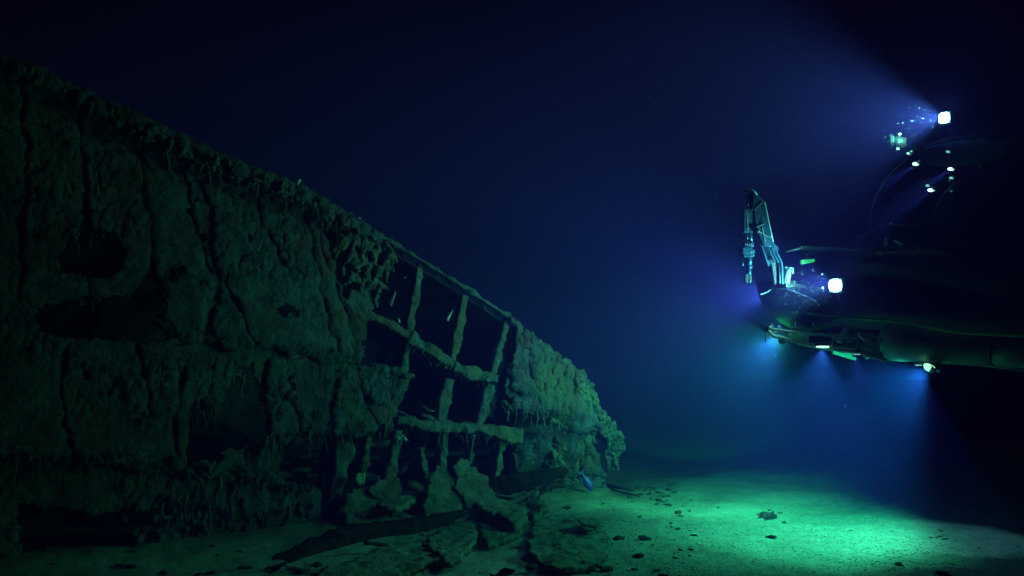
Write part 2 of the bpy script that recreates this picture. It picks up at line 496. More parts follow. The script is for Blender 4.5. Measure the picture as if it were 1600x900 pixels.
OPEN1 = [(590, 372), (602, 378), (655, 410), (700, 438), (780, 490), (799, 508), (786, 560), (775, 600), (786, 632), (812, 648), (808, 700), (800, 740), (785, 830), (640, 835), (492, 835), (486, 757),
         (432, 750), (430, 690), (460, 682), (500, 674), (548, 680), (600, 668), (612, 640), (626, 600), (628, 582), (590, 573), (556, 570), (560, 530), (566, 497), (580, 465), (592, 440), (594, 410)]
HOLES = [OPEN1,
         [(352, 600), (362, 572), (385, 568), (392, 600), (405, 622), (410, 692), (385, 690), (350, 700), (310, 715), (295, 737), (280, 730), (284, 690), (290, 640), (300, 628), (330, 632), (345, 625)],
         [(95, 385), (130, 362), (172, 368), (190, 395), (182, 422), (140, 436), (100, 430), (85, 410)],
         [(50, 480), (120, 470), (196, 464), (222, 440), (236, 450), (240, 500), (262, 524), (225, 532), (150, 530), (60, 525)],
         [(20, 785), (100, 792), (150, 800), (235, 790), (240, 820), (215, 850), (120, 862), (30, 858)],
         [(500, 360), (540, 368), (550, 385), (548, 440), (535, 470), (520, 440), (512, 400)],
         [(640, 200), (642, 200), (641, 201)]]
jag = 1.0
hx = PX + 7 * fbm(S * 5, Z * 5, 50.0, 4); hy = PY + 7 * fbm(S * 5, Z * 5, 60.0, 4)
keep = (Z < rz - 0.02 + 0.05 * fbm(S * 6, Z * 0 + 1.0, 7.0, 3)) & (PX < 914 + 12 * fbm(Z * 4, S * 4, 3.0, 3))
hole = np.zeros(S.shape, bool)
for h in HOLES: hole |= inpoly(hx, hy, h)
# pinholes through the wasted plating
hole |= (fbm(S * 3.1, Z * 3.1, 71.0, 3) > 0.86) & (dz > 0.3)
# ragged edge of plates pulls inward near holes
keep &= ~inpoly(hx, hy, [(896, 676), (1000, 676), (1000, 900), (900, 900), (893, 740)])
keep &= ~hole
fk = keep[:-1, :-1] & keep[:-1, 1:] & keep[1:, 1:] & keep[1:, :-1]
V = P0 + disp[..., None] * hn
V[..., 2] += 0.02 * fine
ii = np.arange(S.size).reshape(S.shape)
hf = np.stack([ii[:-1, :-1], ii[:-1, 1:], ii[1:, 1:], ii[1:, :-1]], -1)[fk]
used, inv = np.unique(hf, return_inverse=True)
hull = grid_obj('hull_plating', V.reshape(-1, 3)[used], inv.reshape(-1, 4), M_HULL, wreck)
sm = hull.modifiers.new('thick', 'SOLIDIFY'); sm.thickness = 0.05; sm.offset = 1.0

# rusticles: tapered, drooping spikes along torn edges
def rusticle(mb, p, L, r, seed):
    k = 6; pts = []; rs = []
    dx, dy = random.uniform(-0.12, 0.12), random.uniform(-0.12, 0.12)
    for i in range(k):
        t = i / (k - 1)
        pts.append(Vector((p.x + dx * L * t + 0.02 * math.sin(5 * t + seed), p.y + dy * L * t + 0.02 * math.cos(4 * t + seed * 2), p.z - L * t)))
        rs.append(max(0.004, r * (1 - 0.75 * t ** 0.8) * random.uniform(0.8, 1.25)))
    mb.tube(pts, rs, 6, True, 0.8, seed)
def fringe(name, line, count, Lr, rr_, n0=0.1, mat=M_GROWTH, parent=None, jitter=5):
    mb = MB()
    seglen = [math.hypot(b[0] - a[0], b[1] - a[1]) for a, b in zip(line[:-1], line[1:])]
    T = sum(seglen)
    for i in range(count):
        t = random.uniform(0, T); k = 0
        while t > seglen[k] and k < len(seglen) - 1: t -= seglen[k]; k += 1
        f = min(1, t / seglen[k]); a, b = line[k], line[k + 1]
        x = a[0] + (b[0] - a[0]) * f + random.uniform(-2, 2); y = a[1] + (b[1] - a[1]) * f + random.uniform(-jitter, jitter * 0.4)
        L = Lr[0] + (Lr[1] - Lr[0]) * random.random() ** 3.0
        rusticle(mb, hpx(x, y, n0 + random.uniform(-0.05, 0.07)), L, random.uniform(*rr_) * 0.62, i * 1.7)
    o = mb.build(name, mat, parent or wreck, True); o['kind'] = 'stuff'
    return o
fringe('rusticle_fringe', [(412, 684), (450, 680), (500, 668), (548, 675), (600, 662), (610, 640)], 85, (0.06, 0.42), (0.018, 0.04), 0.22)
fringe('rusticle_fringe', [(785, 628), (812, 640), (850, 648), (880, 662)], 46, (0.08, 0.40), (0.02, 0.045), 0.26)
fringe('rusticle_fringe', [(288, 622), (330, 628), (350, 600), (360, 578), (390, 590)], 46, (0.08, 0.5), (0.02, 0.04), 0.16)
fringe('rusticle_fringe', [(-60, 712), (130, 722), (330, 744), (482, 760)], 120, (0.03, 0.42), (0.012, 0.045), 0.33)
fringe('rusticle_fringe', [(200, 205), (330, 262), (400, 292), (470, 318), (540, 356)], 110, (0.03, 0.36), (0.014, 0.05), 0.24)
fringe('rusticle_fringe', [(60, 380), (90, 370), (130, 360), (190, 372)], 26, (0.05, 0.3), (0.02, 0.045), 0.1)
fringe('rusticle_fringe', [(100, 468), (210, 462), (240, 505), (265, 522)], 30, (0.05, 0.28), (0.02, 0.04), 0.14)
fringe('rusticle_fringe', [(250, 770), (330, 790), (400, 800), (490, 790)], 60, (0.05, 0.45), (0.014, 0.04), 0.30)

# hanging cluster of growth at the top left corner of the open bays
mb = MB()
for k, (x, y) in enumerate([(552, 362), (562, 372), (575, 378), (585, 388), (596, 384), (560, 400), (572, 412), (588, 418), (545, 392), (578, 440), (590, 436), (600, 400), (608, 392), (568, 430), (585, 452), (556, 420), (548, 372), (538, 366)]):
    p0 = hpx(x, y, 0.2)
    L = random.uniform(0.25, 0.55); ang = random.uniform(-0.5, 0.35)
    pts = [p0 + HD * (ang * L * t + 0.03 * math.sin(7 * t + k)) + HN * (0.06 * math.sin(3 * t + k)) + Vector((0, 0, -L * t)) for t in np.linspace(0, 1, 7)]
    mb.tube(pts, [random.uniform(0.035, 0.07) * (1.1 - 0.75 * t) for t in np.linspace(0, 1, 7)], 7, True, 0.9, k)
for k in range(16):
    a = hpx(random.uniform(540, 605), random.uniform(362, 440), 0.2); b = a + HD * random.uniform(-0.3, 0.3) + Vector((0, 0, random.uniform(-0.35, -0.1)))
    mb.tube([a, (a + b) / 2 + HN * 0.05, b], [0.035, 0.045, 0.02], 6, True, 0.8, k)
mb.build('hanging_growth', M_GROWTH, wreck, True, crust=(0.016, 0.05, 0.09))

# frames, stringers: crusty bars
def crust_bar(name, pts_px, wd, n=0.0, dp=0.14, mat=M_FRAME, parent=None, tube=False):
    """wd in photo pixels; points on a plane n metres outside the hull side"""
    P = [hpx(x, y, n) for x, y in pts_px]
    # subdivide
    Q = []; W = []
    for i in range(len(P) - 1):
        L = (P[i + 1] - P[i]).length; m = max(2, int(L / 0.03))
        for k in range(m):
            t = k / m; Q.append(P[i].lerp(P[i + 1], t)); W.append(wd[i] + (wd[i + 1] - wd[i]) * t)
    Q.append(P[-1]); W.append(wd[-1])
    mb = MB(); b = 0; K = 14; nr = len(Q)
    sd = random.uniform(0, 90)
    for i, q in enumerate(Q):
        d = (Q[min(i + 1, nr - 1)] - Q[max(i - 1, 0)]).normalized()
        sidev = d.cross(HN).normalized()
        dist = (q - CP).length; hw = W[i] * 1.1 * (1 + 0.35 * mnoise.noise(q * 4.3 + Vector((sd, 3, 0)))) / F * dist / 2
        for k in range(K):
            an = 2 * math.pi * k / K
            cx, cy = math.cos(an), math.sin(an)
            e = 0.35
            cx = math.copysign(abs(cx) ** e, cx); cy = math.copysign(abs(cy) ** e, cy)
            p = q + sidev * hw * cx + HN * dp / 2 * cy
            nn = mnoise.fractal(p * 5.5 + Vector((sd, 0, 0)), 0.8, 2.1, 4) * 0.048 + mnoise.noise(p * 28) * 0.014
            dirv = (sidev * cx * 0.9 + HN * cy).normalized()
            mb.v.append(tuple(p + dirv * nn))
    for i in range(nr - 1):
        for k in range(K):
            k2 = (k + 1) % K
            mb.f.append([i * K + k, i * K + k2, (i + 1) * K + k2, (i + 1) * K + k])
    mb.f.append(list(range(K))[::-1]); mb.f.append([(nr - 1) * K + k for k in range(K)])
    return mb.build(name, mat, parent or wreck, True)

frames = [([(654, 412), (650, 450), (641, 490), (637, 520), (634, 550), (626, 582)], [10, 11, 12, 11, 12, 14]),
          ([(724, 462), (718, 500), (710, 535), (704, 575)], [13, 13, 15, 12]),
          ([(700, 592), (693, 625), (686, 664)], [16, 17, 15]),
          ([(790, 500), (779, 545), (766, 592)], [10, 11, 12]),
          ([(764, 600), (756, 635), (746, 668)], [16, 17, 16]),
          ([(622, 590), (610, 630), (604, 665)], [13, 15, 18]),
          ([(694, 676), (690, 710), (686, 750), (682, 790)], [9, 10, 12, 16]),
          ([(622, 672), (614, 710), (606, 760), (600, 800)], [12, 14, 20, 26]),
          ([(534, 676), (538, 700), (530, 740), (514, 800)], [20, 30, 22, 14]),
          ([(655, 700), (664, 740), (672, 790)], [6, 9, 12]),
          ([(428, 690), (424, 720), (418, 748)], [7, 9, 9]),
          ([(738, 678), (733, 712), (728, 748)], [6, 7, 6]), ([(574, 676), (570, 710), (560, 760)], [7, 9, 10]), ([(784, 682), (778, 720), (772, 762)], [8, 9, 12])]
for f in frames: crust_bar('frame', f[0], f[1], 0.0)
crust_bar('dark_frame', [(797, 512), (784, 555), (772, 600), (758, 650)], [12, 13, 14, 12], -0.1, 0.3, M_DARKRUST)
crust_bar('dark_frame', [(520, 680), (508, 740), (498, 812)], [14, 18, 20], -0.15, 0.2, M_DARKRUST)
stringers = [([(562, 487), (600, 503), (634, 523)], [12, 13, 10]), ([(636, 526), (672, 548), (704, 570)], [14, 16, 16]), ([(706, 572), (740, 585), (772, 592)], [14, 17, 12]),
             ([(618, 655), (660, 664), (710, 668), (760, 672), (812, 682)], [12, 14, 15, 16, 22])]
for f in stringers: crust_bar('stringer', f[0], f[1], 0.06, 0.2)
crust_bar('lower_beam', [(425, 742), (470, 741), (520, 745)], [6, 7, 6], -0.5, 0.1)
for k, (x, y) in enumerate([(628, 645), (650, 655), (668, 640), (676, 655), (735, 660), (725, 665), (640, 660)]):
    crust_bar('broken_beam', [(x - random.uniform(12, 26), y - random.uniform(2, 12)), (x, y), (x + random.uniform(8, 18), y + random.uniform(2, 8))], [3, 5, 3], -0.2 - 0.07 * k, 0.06)
crust_bar('upper_rail', [(540, 338), (600, 372), (655, 406), (700, 434), (780, 486), (800, 500)], [9, 7, 5, 5, 5, 6], 0.08, 0.12)
crust_bar('upper_rail', [(-160, 40), (0, 96), (110, 140), (240, 200), (330, 243), (400, 270), (470, 300), (545, 341)], [16, 16, 14, 14, 14, 12, 12, 12], 0.10, 0.26, M_HULL)
# fringe under the stringers
fringe('rusticle_fringe', [(640, 534), (672, 556), (704, 576), (770, 598)], 50, (0.04, 0.2), (0.012, 0.03), 0.06, M_FRAME, jitter=2)
fringe('rusticle_fringe', [(622, 662), (690, 674), (760, 680), (812, 692)], 55, (0.04, 0.34), (0.012, 0.03), 0.06, M_FRAME, jitter=2)
fringe('rusticle_fringe', [(600, 376), (655, 410), (700, 440), (780, 490)], 22, (0.03, 0.12), (0.01, 0.025), 0.05, M_FRAME, jitter=2)

# knobs along the rim and on the hull foot
mb = MB()
for k in range(170):
    x = random.uniform(30, 560); y = float(np.interp(x, [p[0] for p in RIM_PX], [p[1] for p in RIM_PX])) + random.uniform(-2, 20)
    mb.ball(hpx(x, y, random.uniform(0.05, 0.3)), random.uniform(0.015, 0.05), 8, 6, (1, 1, random.uniform(0.8, 1.6)))
mb.build('rim_growth', M_GROWTH, wreck, True, crust=(0.016, 0.05, 0.06))['kind'] = 'stuff'
mb = MB()
for k in range(150):
    x = random.uniform(180, 500); y = random.uniform(765, 862 - (x - 180) * 0.06)
    mb.ball(hpx(x, y, random.uniform(0.10, 0.28)), random.uniform(0.02, 0.06), 8, 6, (1, 1, random.uniform(0.8, 2.0)))
mb.build('foot_growth', M_HULL, wreck, True, crust=(0.018, 0.06, 0.07))['kind'] = 'stuff'
# sponges
def sponge(p, q, r, parent=wreck):
    mb = MB(); mb.tube([Vector(p), Vector(p).lerp(Vector(q), 0.5), Vector(q)], [r * 0.25, r * 0.6, r], 8, True, 0.4, p[0])
    return mb.build('sponge', M_SPONGE, parent, True)
for a, b, r in [((602, 395), (614, 420), 0.07), ((618, 456), (608, 476), 0.05), ((636, 425), (632, 434), 0.025), ((622, 496), (624, 504), 0.02), ((708, 484), (698, 500), 0.035), ((712, 462), (716, 476), 0.03)]:
    sponge(hpx(*a, -0.35), hpx(*b, -0.35), r)
for a, b, r in [((463, 292), (467, 281), 0.04), ((455, 290), (454, 284), 0.025), ((500, 322), (504, 315), 0.03), ((558, 350), (561, 340), 0.03)]:
    sponge(hpx(*a, 0.1), hpx(*b, 0.1), r)
# urchin like white growth on a frame
mb = MB(); c0 = hpx(628, 684, 0.14)
for k in range(22):
    v = Vector((random.gauss(0, 1), random.gauss(0, 1), random.gauss(0, 1))).normalized() * random.uniform(0.05, 0.13)
    mb.tube([c0, c0 + v * 0.6, c0 + v + Vector((0, 0, -0.03))], [0.014, 0.009, 0.004], 5)
mb.build('tufted_growth', M_SPONGE, wreck, True)

# interior: far side of the hull, deck above, clutter
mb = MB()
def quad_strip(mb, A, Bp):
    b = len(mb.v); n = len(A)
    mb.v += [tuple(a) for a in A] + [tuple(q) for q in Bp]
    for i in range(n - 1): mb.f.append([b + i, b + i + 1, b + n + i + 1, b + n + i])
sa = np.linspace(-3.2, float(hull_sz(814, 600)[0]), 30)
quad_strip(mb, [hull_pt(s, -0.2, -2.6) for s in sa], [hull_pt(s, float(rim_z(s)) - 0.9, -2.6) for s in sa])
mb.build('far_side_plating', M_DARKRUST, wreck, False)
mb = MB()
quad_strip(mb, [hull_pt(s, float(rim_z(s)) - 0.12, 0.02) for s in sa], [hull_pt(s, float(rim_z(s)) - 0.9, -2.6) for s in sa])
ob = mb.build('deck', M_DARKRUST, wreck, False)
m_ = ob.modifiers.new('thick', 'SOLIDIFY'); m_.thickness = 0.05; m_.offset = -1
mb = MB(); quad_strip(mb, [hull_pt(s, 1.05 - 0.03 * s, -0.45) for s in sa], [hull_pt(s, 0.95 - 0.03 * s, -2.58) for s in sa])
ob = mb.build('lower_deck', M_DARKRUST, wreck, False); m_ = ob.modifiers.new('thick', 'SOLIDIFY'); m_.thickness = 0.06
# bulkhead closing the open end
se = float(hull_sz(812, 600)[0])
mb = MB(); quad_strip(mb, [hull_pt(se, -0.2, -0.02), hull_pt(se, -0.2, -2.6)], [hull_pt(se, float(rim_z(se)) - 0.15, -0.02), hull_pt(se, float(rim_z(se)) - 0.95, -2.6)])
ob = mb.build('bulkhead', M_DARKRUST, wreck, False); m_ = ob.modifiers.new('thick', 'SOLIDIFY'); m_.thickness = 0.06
for k, (x, y, a, L) in enumerate([(455, 722, 0.15, 0.7), (480, 735, -0.1, 0.8), (590, 695, 0.05, 0.5), (585, 720, 0.3, 0.5), (640, 720, 0.8, 0.5), (650, 760, -0.5, 0.4), (740, 725, 0.1, 0.6), (575, 745, -0.2, 0.6), (630, 590, 0.1, 0.4)]):
    p = hpx(x, y, -0.9); d = HD * math.cos(a) * L + Vector((0, 0, math.sin(a) * L))
    mb = MB(); mb.tube([p - d / 2, p, p + d / 2], [0.05, 0.06, 0.04], 8, True, 0.8, k)
    mb.build('fallen_timber', M_FRAME, wreck, True)
for k, (x, y, r) in enumerate([(716, 695, 0.13), (752, 704, 0.035), (770, 706, 0.02), (600, 716, 0.04), (610, 697, 0.035), (652, 540, 0.05), (770, 590, 0.11), (690, 640, 0.05)]):
    mb = MB(); mb.ball(hpx(x, y, -0.7), r, 10, 8, (1, 0.5, 1.3)); mb.build('loose_fitting', M_FRAME, wreck, True, crust=(0.015, 0.03, 0.06))
# piece of inner bulkhead seen low in the left opening
mb = MB(); mb.prism([hpx(x, y, -0.35) for x, y in [(296, 736), (300, 722), (340, 708), (370, 698), (382, 690), (386, 676), (392, 690), (410, 694), (424, 708), (428, 750), (380, 752), (330, 745)]], HN * -0.06)
mb.build('inner_plate', M_HULL, wreck, True, crust=(0.02, 0.06, 0.12))

# drooping end of the wreck
def blob_end():
    mb = MB()
    S_ = lambda x, y, n, r, sc=(1, 1, 1): mb.ball(hpx(x, y, n), r, 10, 8, sc)
    for x, y, n, r in [(880, 580, 0.10, .16), (895, 598, 0.12, .20), (905, 615, 0.05, .24), (915, 625, 0.1, .22), (922, 645, 0.05, .20), (932, 655, 0.08, .17), (940, 665, 0.0, .16), (948, 672, 0.08, .14), (956, 680, 0.0, .13), (966, 690, 0.05, .10),
                       (900, 640, 0.0, .26), (890, 660, -0.05, .26), (905, 665, 0, .20), (880, 690, -0.1, .22), (895, 700, -0.1, .22), (905, 720, -0.1, .18), (885, 730, -0.1, .22), (900, 745, -0.08, .18), (915, 690, 0, .10), (875, 755, -0.1, .2), (868, 720, -0.15, .2),
                       (930, 640, 0.15, .10), (945, 655, 0.12, .08), (958, 668, 0.1, .07), (968, 680, 0.1, .07), (908, 590, 0.1, .1), (918, 605, 0.1, .12)]:
        S_(x, y, n, r, (1, 1, random.uniform(0.9, 1.3)))
    # drips at the tip
    for x, y, L, r in [(950, 680, .45, .06), (956, 690, .55, .07), (963, 692, .50, .06), (969, 690, .45, .05), (972, 685, .25, .05), (945, 680, .28, .05), (938, 672, .22, .05), (926, 668, .28, .06), (918, 672, .25, .06), (960, 700, .42, .045), (966, 700, .15, .05)]:
        rusticle(mb, hpx(x, y, random.uniform(-0.05, 0.1)), L, r * 1.1, x)
    return mb.build('drooping_end', M_GROWTH, wreck, True, crust=(0.014, 0.17, 0.10))
blob_end()
mb = MB()
for x, y, r in [(922, 708, .10), (928, 720, .12), (924, 738, .13), (932, 735, .11), (936, 750, .11), (928, 756, .14), (941, 758, .09), (942, 742, .06), (915, 730, .12), (912, 750, .15), (920, 764, .15), (938, 766, .10), (905, 762, .14), (944, 768, 0.06)]:
    mb.ball(hpx(x, y, 0.05 + random.uniform(-0.06, 0.08)), r, 10, 8, (1, 1, random.uniform(0.9, 1.5)))
mb.build('growth_column', M_HULL, wreck, True, crust=(0.016, 0.09, 0.07))
# cable-like strands trailing at the foot of the end
for k in range(5):
    a = hpx(850 + k * 9, 762 + random.uniform(-3, 3), 0.3); mb = MB()
    mb.tube([a, a + Vector((0.02, 0, -0.1)), a + Vector((0.06, -0.05, -0.22))], [0.012, 0.01, 0.006], 5); mb.build('hanging_strand', M_GROWTH, wreck, True)

# ------------------------------------------------------------------ fallen plates and beams on the seabed
def jag_outline(pts, step=0.05, amp=0.045, sd=0.0):
    out = []
    n = len(pts)
    for i in range(n):
        a, b = Vector(pts[i]), Vector(pts[(i + 1) % n]); L = (b - a).length; m = max(1, int(L / step))
        nr = (b - a).normalized(); nr = Vector((nr.y, -nr.x, 0))
        for k in range(m):
            p = a.lerp(b, k / m)
            out.append(p + nr * amp * mnoise.fractal(p * 6 + Vector((sd, 0, 0)), 0.7, 2, 3))
    return out
def fallen_plate(pxs, lift, label, thick=0.05, tilt=(0, 0), amp=0.06, name='hull_plate', mat=M_PLATE, warp=0.025, stand=None):
    """a torn plate with its own bumpy top, lying on the silt; lift = height of its upper face"""
    pts = [gr(x, y, 0.1 + lift * 0.5) for x, y in pxs]
    if stand:
        mx_, my_ = sum(p[0] for p in pxs) / len(pxs), sum(p[1] for p in pxs) / len(pxs)
        c_ = at(mx_, my_, stand[0]); nn_ = stand[2].normalized()
        pts = [CP + ray(x, y) * ((c_ - CP).dot(nn_) / ray(x, y).dot(nn_)) for x, y in pxs]
    c = sum(pts, Vector()) / len(pts)
    sd = c.x * 7 + c.y
    # plane of the plate
    if stand:
        nrm = stand[2].normalized()
    else:
        nrm = Vector((tilt[0], tilt[1], 1)).normalized()
    ux = Vector((1, 0, 0)); ux = (ux - nrm * ux.dot(nrm)).normalized(); uy = nrm.cross(ux)
    if stand: pl = [Vector(((p - c).dot(ux), (p - c).dot(uy), 0)) for p in pts]
    else: pl = [Vector((p.x - c.x, p.y - c.y, 0)) for p in pts]
    jl = jag_outline(pl, 0.05, amp, sd)
    poly = [(p.x, p.y) for p in jl]
    xs_ = np.array([p[0] for p in poly]); ys_ = np.array([p[1] for p in poly])
    g = 0.028
    gx = np.arange(xs_.min() - g, xs_.max() + g, g); gy = np.arange(ys_.min() - g, ys_.max() + g, g)
    A, Bq = np.meshgrid(gx, gy); ins = inpoly(A, Bq, poly)
    k = ins[:-1, :-1] & ins[:-1, 1:] & ins[1:, 1:] & ins[1:, :-1]
    if not k.any(): return None
    hgt = warp * fbm(A * 1.5 + sd, Bq * 1.5, 3.0, 3) + 0.025 * fbm(A * 6 + sd, Bq * 6, 1.0, 3)
    c0 = c.copy()
    if not stand: c0.z = gz(c.x, c.y) + lift
    Vv = np.array(c0) + A[..., None] * np.array(ux) + Bq[..., None] * np.array(uy) + hgt[..., None] * np.array(nrm)
    ii = np.arange(A.size).reshape(A.shape)
    ff = np.stack([ii[:-1, :-1], ii[:-1, 1:], ii[1:, 1:], ii[1:, :-1]], -1)[k]
    us, iv = np.unique(ff, return_inverse=True)
    o = grid_obj(name, Vv.reshape(-1, 3)[us], iv.reshape(-1, 4), mat)
    m = o.modifiers.new('thick', 'SOLIDIFY'); m.thickness = thick; m.offset = -1.0
    return tag(o, label, 'wreck plate', 'torn plates lying in front of the wreck')
fallen_plate([(833, 804), (826, 828), (823, 850), (848, 874), (885, 882), (940, 872), (958, 840), (935, 808), (880, 794)], 0.07, 'broad silt covered plate at the right, with a dark cracked left edge', 0.06, (-0.02, 0.0))
fallen_plate([(662, 842), (682, 822), (736, 806), (746, 824), (747, 838), (729, 856), (704, 872)], 0.10, 'pale pointed plate in the middle, in front of the long dark keel piece', 0.06)
fallen_plate([(750, 808), (778, 818), (814, 826), (793, 835), (756, 842), (748, 824)], 0.09, 'small plate wedged between the pale pointed plate and the broad right one', 0.08)
fallen_plate([(745, 790), (790, 786), (826, 800), (822, 815), (800, 822), (776, 806), (750, 802)], 0.17, 'arched plate whose near edge curls above a dark gap', 0.16)
fallen_plate([(608, 834), (645, 828), (672, 846), (700, 860), (660, 872), (610, 892), (540, 912), (490, 905), (500, 878), (560, 860)], 0.07, 'long dim plate along the bottom edge of the photo', 0.08)
fallen_plate([(820, 774), (833, 772), (846, 784), (858, 798), (834, 806), (824, 796)], 0.24, 'small bright wedge of plate beside the end of the dark girder', 0.10, (-0.25, -0.1))
fallen_plate([(585, 798), (600, 788), (640, 790), (648, 800), (620, 812), (596, 810)], 0.2, 'small curled plate behind the long dark keel piece', 0.08)
fallen_plate([(900, 812), (930, 806), (952, 816), (930, 828)], 0.2, 'thin shard on top of the broad right plate', 0.02)
# leaning plates against the open bays
def hp2(x, y): return hull_sz(x, y)
NV = (HN * 0.8 + Vector((0, 0, 0.6)))
fallen_plate([(658, 826), (667, 780), (672, 736), (688, 727), (703, 732), (714, 762), (736, 800), (748, 830), (700, 840)], 0, 'tall torn plate leaning against the wreck, left one of a pair', 0.05, stand=(13.35, -0.006, HN * 0.85 + Vector((0.1, 0, 0.5))), mat=M_HULL2, amp=0.07)
fallen_plate([(712, 762), (711, 724), (722, 714), (742, 728), (764, 750), (782, 786), (802, 816), (744, 826), (728, 792)], 0, 'shorter torn plate leaning against the wreck, right one of a pair', 0.05, stand=(13.75, -0.006, HN * 0.8 + Vector((0.3, 0, 0.45))), mat=M_HULL2, amp=0.07)
fallen_plate([(536, 800), (540, 776), (556, 762), (580, 757), (602, 768), (612, 796), (610, 822), (575, 842), (540, 840)], 0, 'rounded boulder like fold of plating below the wide frame', 0.3, warp=0.12, stand=(12.7, -0.006, HN * 0.7 + Vector((0, 0, 0.7))), mat=M_HULL2, amp=0.07)
fallen_plate([(553, 750), (556, 738), (570, 736), (576, 744), (572, 756), (560, 758)], 0, 'small round plate edge above the boulder like fold', 0.04, stand=(12.9, -0.004, HN * 0.9 + Vector((0, 0, 0.3))))
fallen_plate([(570, 765), (590, 748), (622, 745), (628, 775), (604, 790)], 0, 'dim crumpled plate between the boulder like fold and the frames', 0.05, stand=(13.1, -0.004, HN * 0.8 + Vector((0, 0, 0.6))), mat=M_HULL2, amp=0.07)

def loft_piece(name, line, hts, thick, label, cat, mat=M_DARKRUST, top=None, lean=0.15):
    """a long upright plate standing on the silt; line in seabed pixels, hts its heights"""
    P = [on_ground(x, y, -0.05) for x, y in line]
    Q = []; H = []
    for i in range(len(P) - 1):
        m = max(2, int((P[i + 1] - P[i]).length / 0.04))
        for k in range(m): Q.append(P[i].lerp(P[i + 1], k / m)); H.append(hts[i] + (hts[i + 1] - hts[i]) * k / m)
    Q.append(P[-1]); H.append(hts[-1])
    mb = MB(); n = len(Q); R = 12
    prof = [(0, 0), (0, .25), (0, .5), (0, .75), (0, 1), (.35, 1.02), (.7, 1.03), (1, 1), (1, .75), (1, .5), (1, .25), (1, 0)]
    for i, q in enumerate(Q):
        d = (Q[min(i + 1, n - 1)] - Q[max(i - 1, 0)]); d.z = 0; d.normalize(); sd_ = Vector((d.y, -d.x, 0))
        if sd_.y > 0: sd_ = -sd_
        h = H[i] * (1 + 0.12 * mnoise.fractal(q * 3, 0.8, 2, 3))
        for a, b in prof:
            p = q - sd_ * (a * thick) + Vector((0, 0, b * h)) + sd_ * (lean * b * h)
            nn = 0.025 * mnoise.fractal(p * 7, 0.8, 2, 3)
            mb.v.append(tuple(p + sd_ * nn * (1 - 2 * a) + Vector((0, 0, nn))))
    for i in range(n - 1):
        for k in range(R):
            k2 = (k + 1) % R; mb.f.append([i * R + k, i * R + k2, (i + 1) * R + k2, (i + 1) * R + k])
    mb.f.append(list(range(R))[::-1]); mb.f.append([(n - 1) * R + k for k in range(R)])
    return tag(mb.build(name, mat, None, True), label, cat)
loft_piece('keel_piece', [(448, 874), (510, 858), (570, 846), (640, 834), (700, 822), (728, 806)], [0.05, 0.17, 0.23, 0.20, 0.15, 0.04], 0.35, 'long dark curved keel piece standing on edge in the silt before the wreck', 'wreck beam', lean=0.2)
# dark girder raised on debris
mb = MB()
a = at(764, 760, 14.1); b = at(884, 740, 15.9)
mb.prism([at(762, 752, 14.0), at(800, 744, 14.0), at(876, 733, 14.35), (at(886, 738, 14.35)), at(882, 746, 14.35), at(850, 756, 14.1), at(815, 770, 14.0), at(790, 775, 14.0), at(768, 768, 14.0)], (0.05, 0.25, 0.02))
tag(mb.build('girder', M_DARKRUST, None, True, crust=(0.02, 0.05, 0.10)), 'dark broken girder lying across debris at the foot of the right hull plating', 'wreck beam')
mb = MB(); mb.tube([at(795, 786, 13.7), at(840, 768, 14.0), at(880, 752, 14.0), at(886, 748, 14.0)], [0.05, 0.06, 0.05, 0.02], 8, True, 0.9, 3)
tag(mb.build('broken_pipe', M_FRAME, None, True, crust=(0.018, 0.05, 0.08)), 'thin encrusted pipe under the dark girder', 'pipe')
mb = MB(); mb.tube([on_ground(610, 822, .1), on_ground(660, 806, .16), on_ground(700, 794, .2), on_ground(712, 786, .22)], [0.05, 0.06, 0.05, 0.03], 8, True, 0.9, 5)
tag(mb.build('broken_pipe', M_FRAME, None, True, crust=(0.018, 0.05, 0.08)), 'crooked encrusted pipe between the long keel piece and the leaning plates', 'pipe')
for (p, q, r, lb) in [((948, 757), (990, 768), 0.035, 'dark thin pole lying just right of the growth column'), ((955, 768), (1000, 776), 0.03, 'second dark pole lying right of the growth column, nearer the camera'), ((568, 862), (606, 860), 0.025, 'short dark stick on the long dim plate'), ((822, 884), (840, 883), 0.03, 'short dark stick below the broad right plate')]:
    mb = MB(); a, b = on_ground(*p, 0.05 + (0.08 if 'dim' in lb else 0)), on_ground(*q, 0.05 + (0.08 if 'dim' in lb else 0)); mb.tube([a, a.lerp(b, .3), a.lerp(b, .7), b], [r, r * 1.2, r, r * .6], 7, True, 0.8, p[0])
    tag(mb.build('fallen_pole', M_ROCK, None, True), lb, 'pole')

# ------------------------------------------------------------------ rubble
def rock_mesh(i):
    mb = MB(); mb.ball((0, 0, 0), 1.0, 14, 10, (1, 0.75, 0.5))
    V_ = [Vector(v) for v in mb.v]
    mb.v = [tuple(v * (1 + 0.55 * mnoise.fractal(v * 1.6 + Vector((i * 9, 0, 0)), 0.7, 2.2, 4))) for v in V_]
    me = bpy.data.meshes.new('rubble_piece'); me.from_pydata(mb.v, [], mb.f); me.materials.append(M_ROCK); me.update()
    return me
RM = [rock_mesh(i) for i in range(7)]
def rock(px, py, size, label, group=None, flat=1.0, name='rubble_piece', cat='rubble'):
    p = on_ground(px, py)
    o = bpy.data.objects.new(name, random.choice(RM)); C.objects.link(o)
    o.location = (p.x, p.y, p.z + size * 0.12); o.scale = (size, size * random.uniform(0.6, 1.1), size * flat)
    o.rotation_euler = (random.uniform(-.3, .3), random.uniform(-.3, .3), random.uniform(0, 6.28))
    return tag(o, label, cat, group)
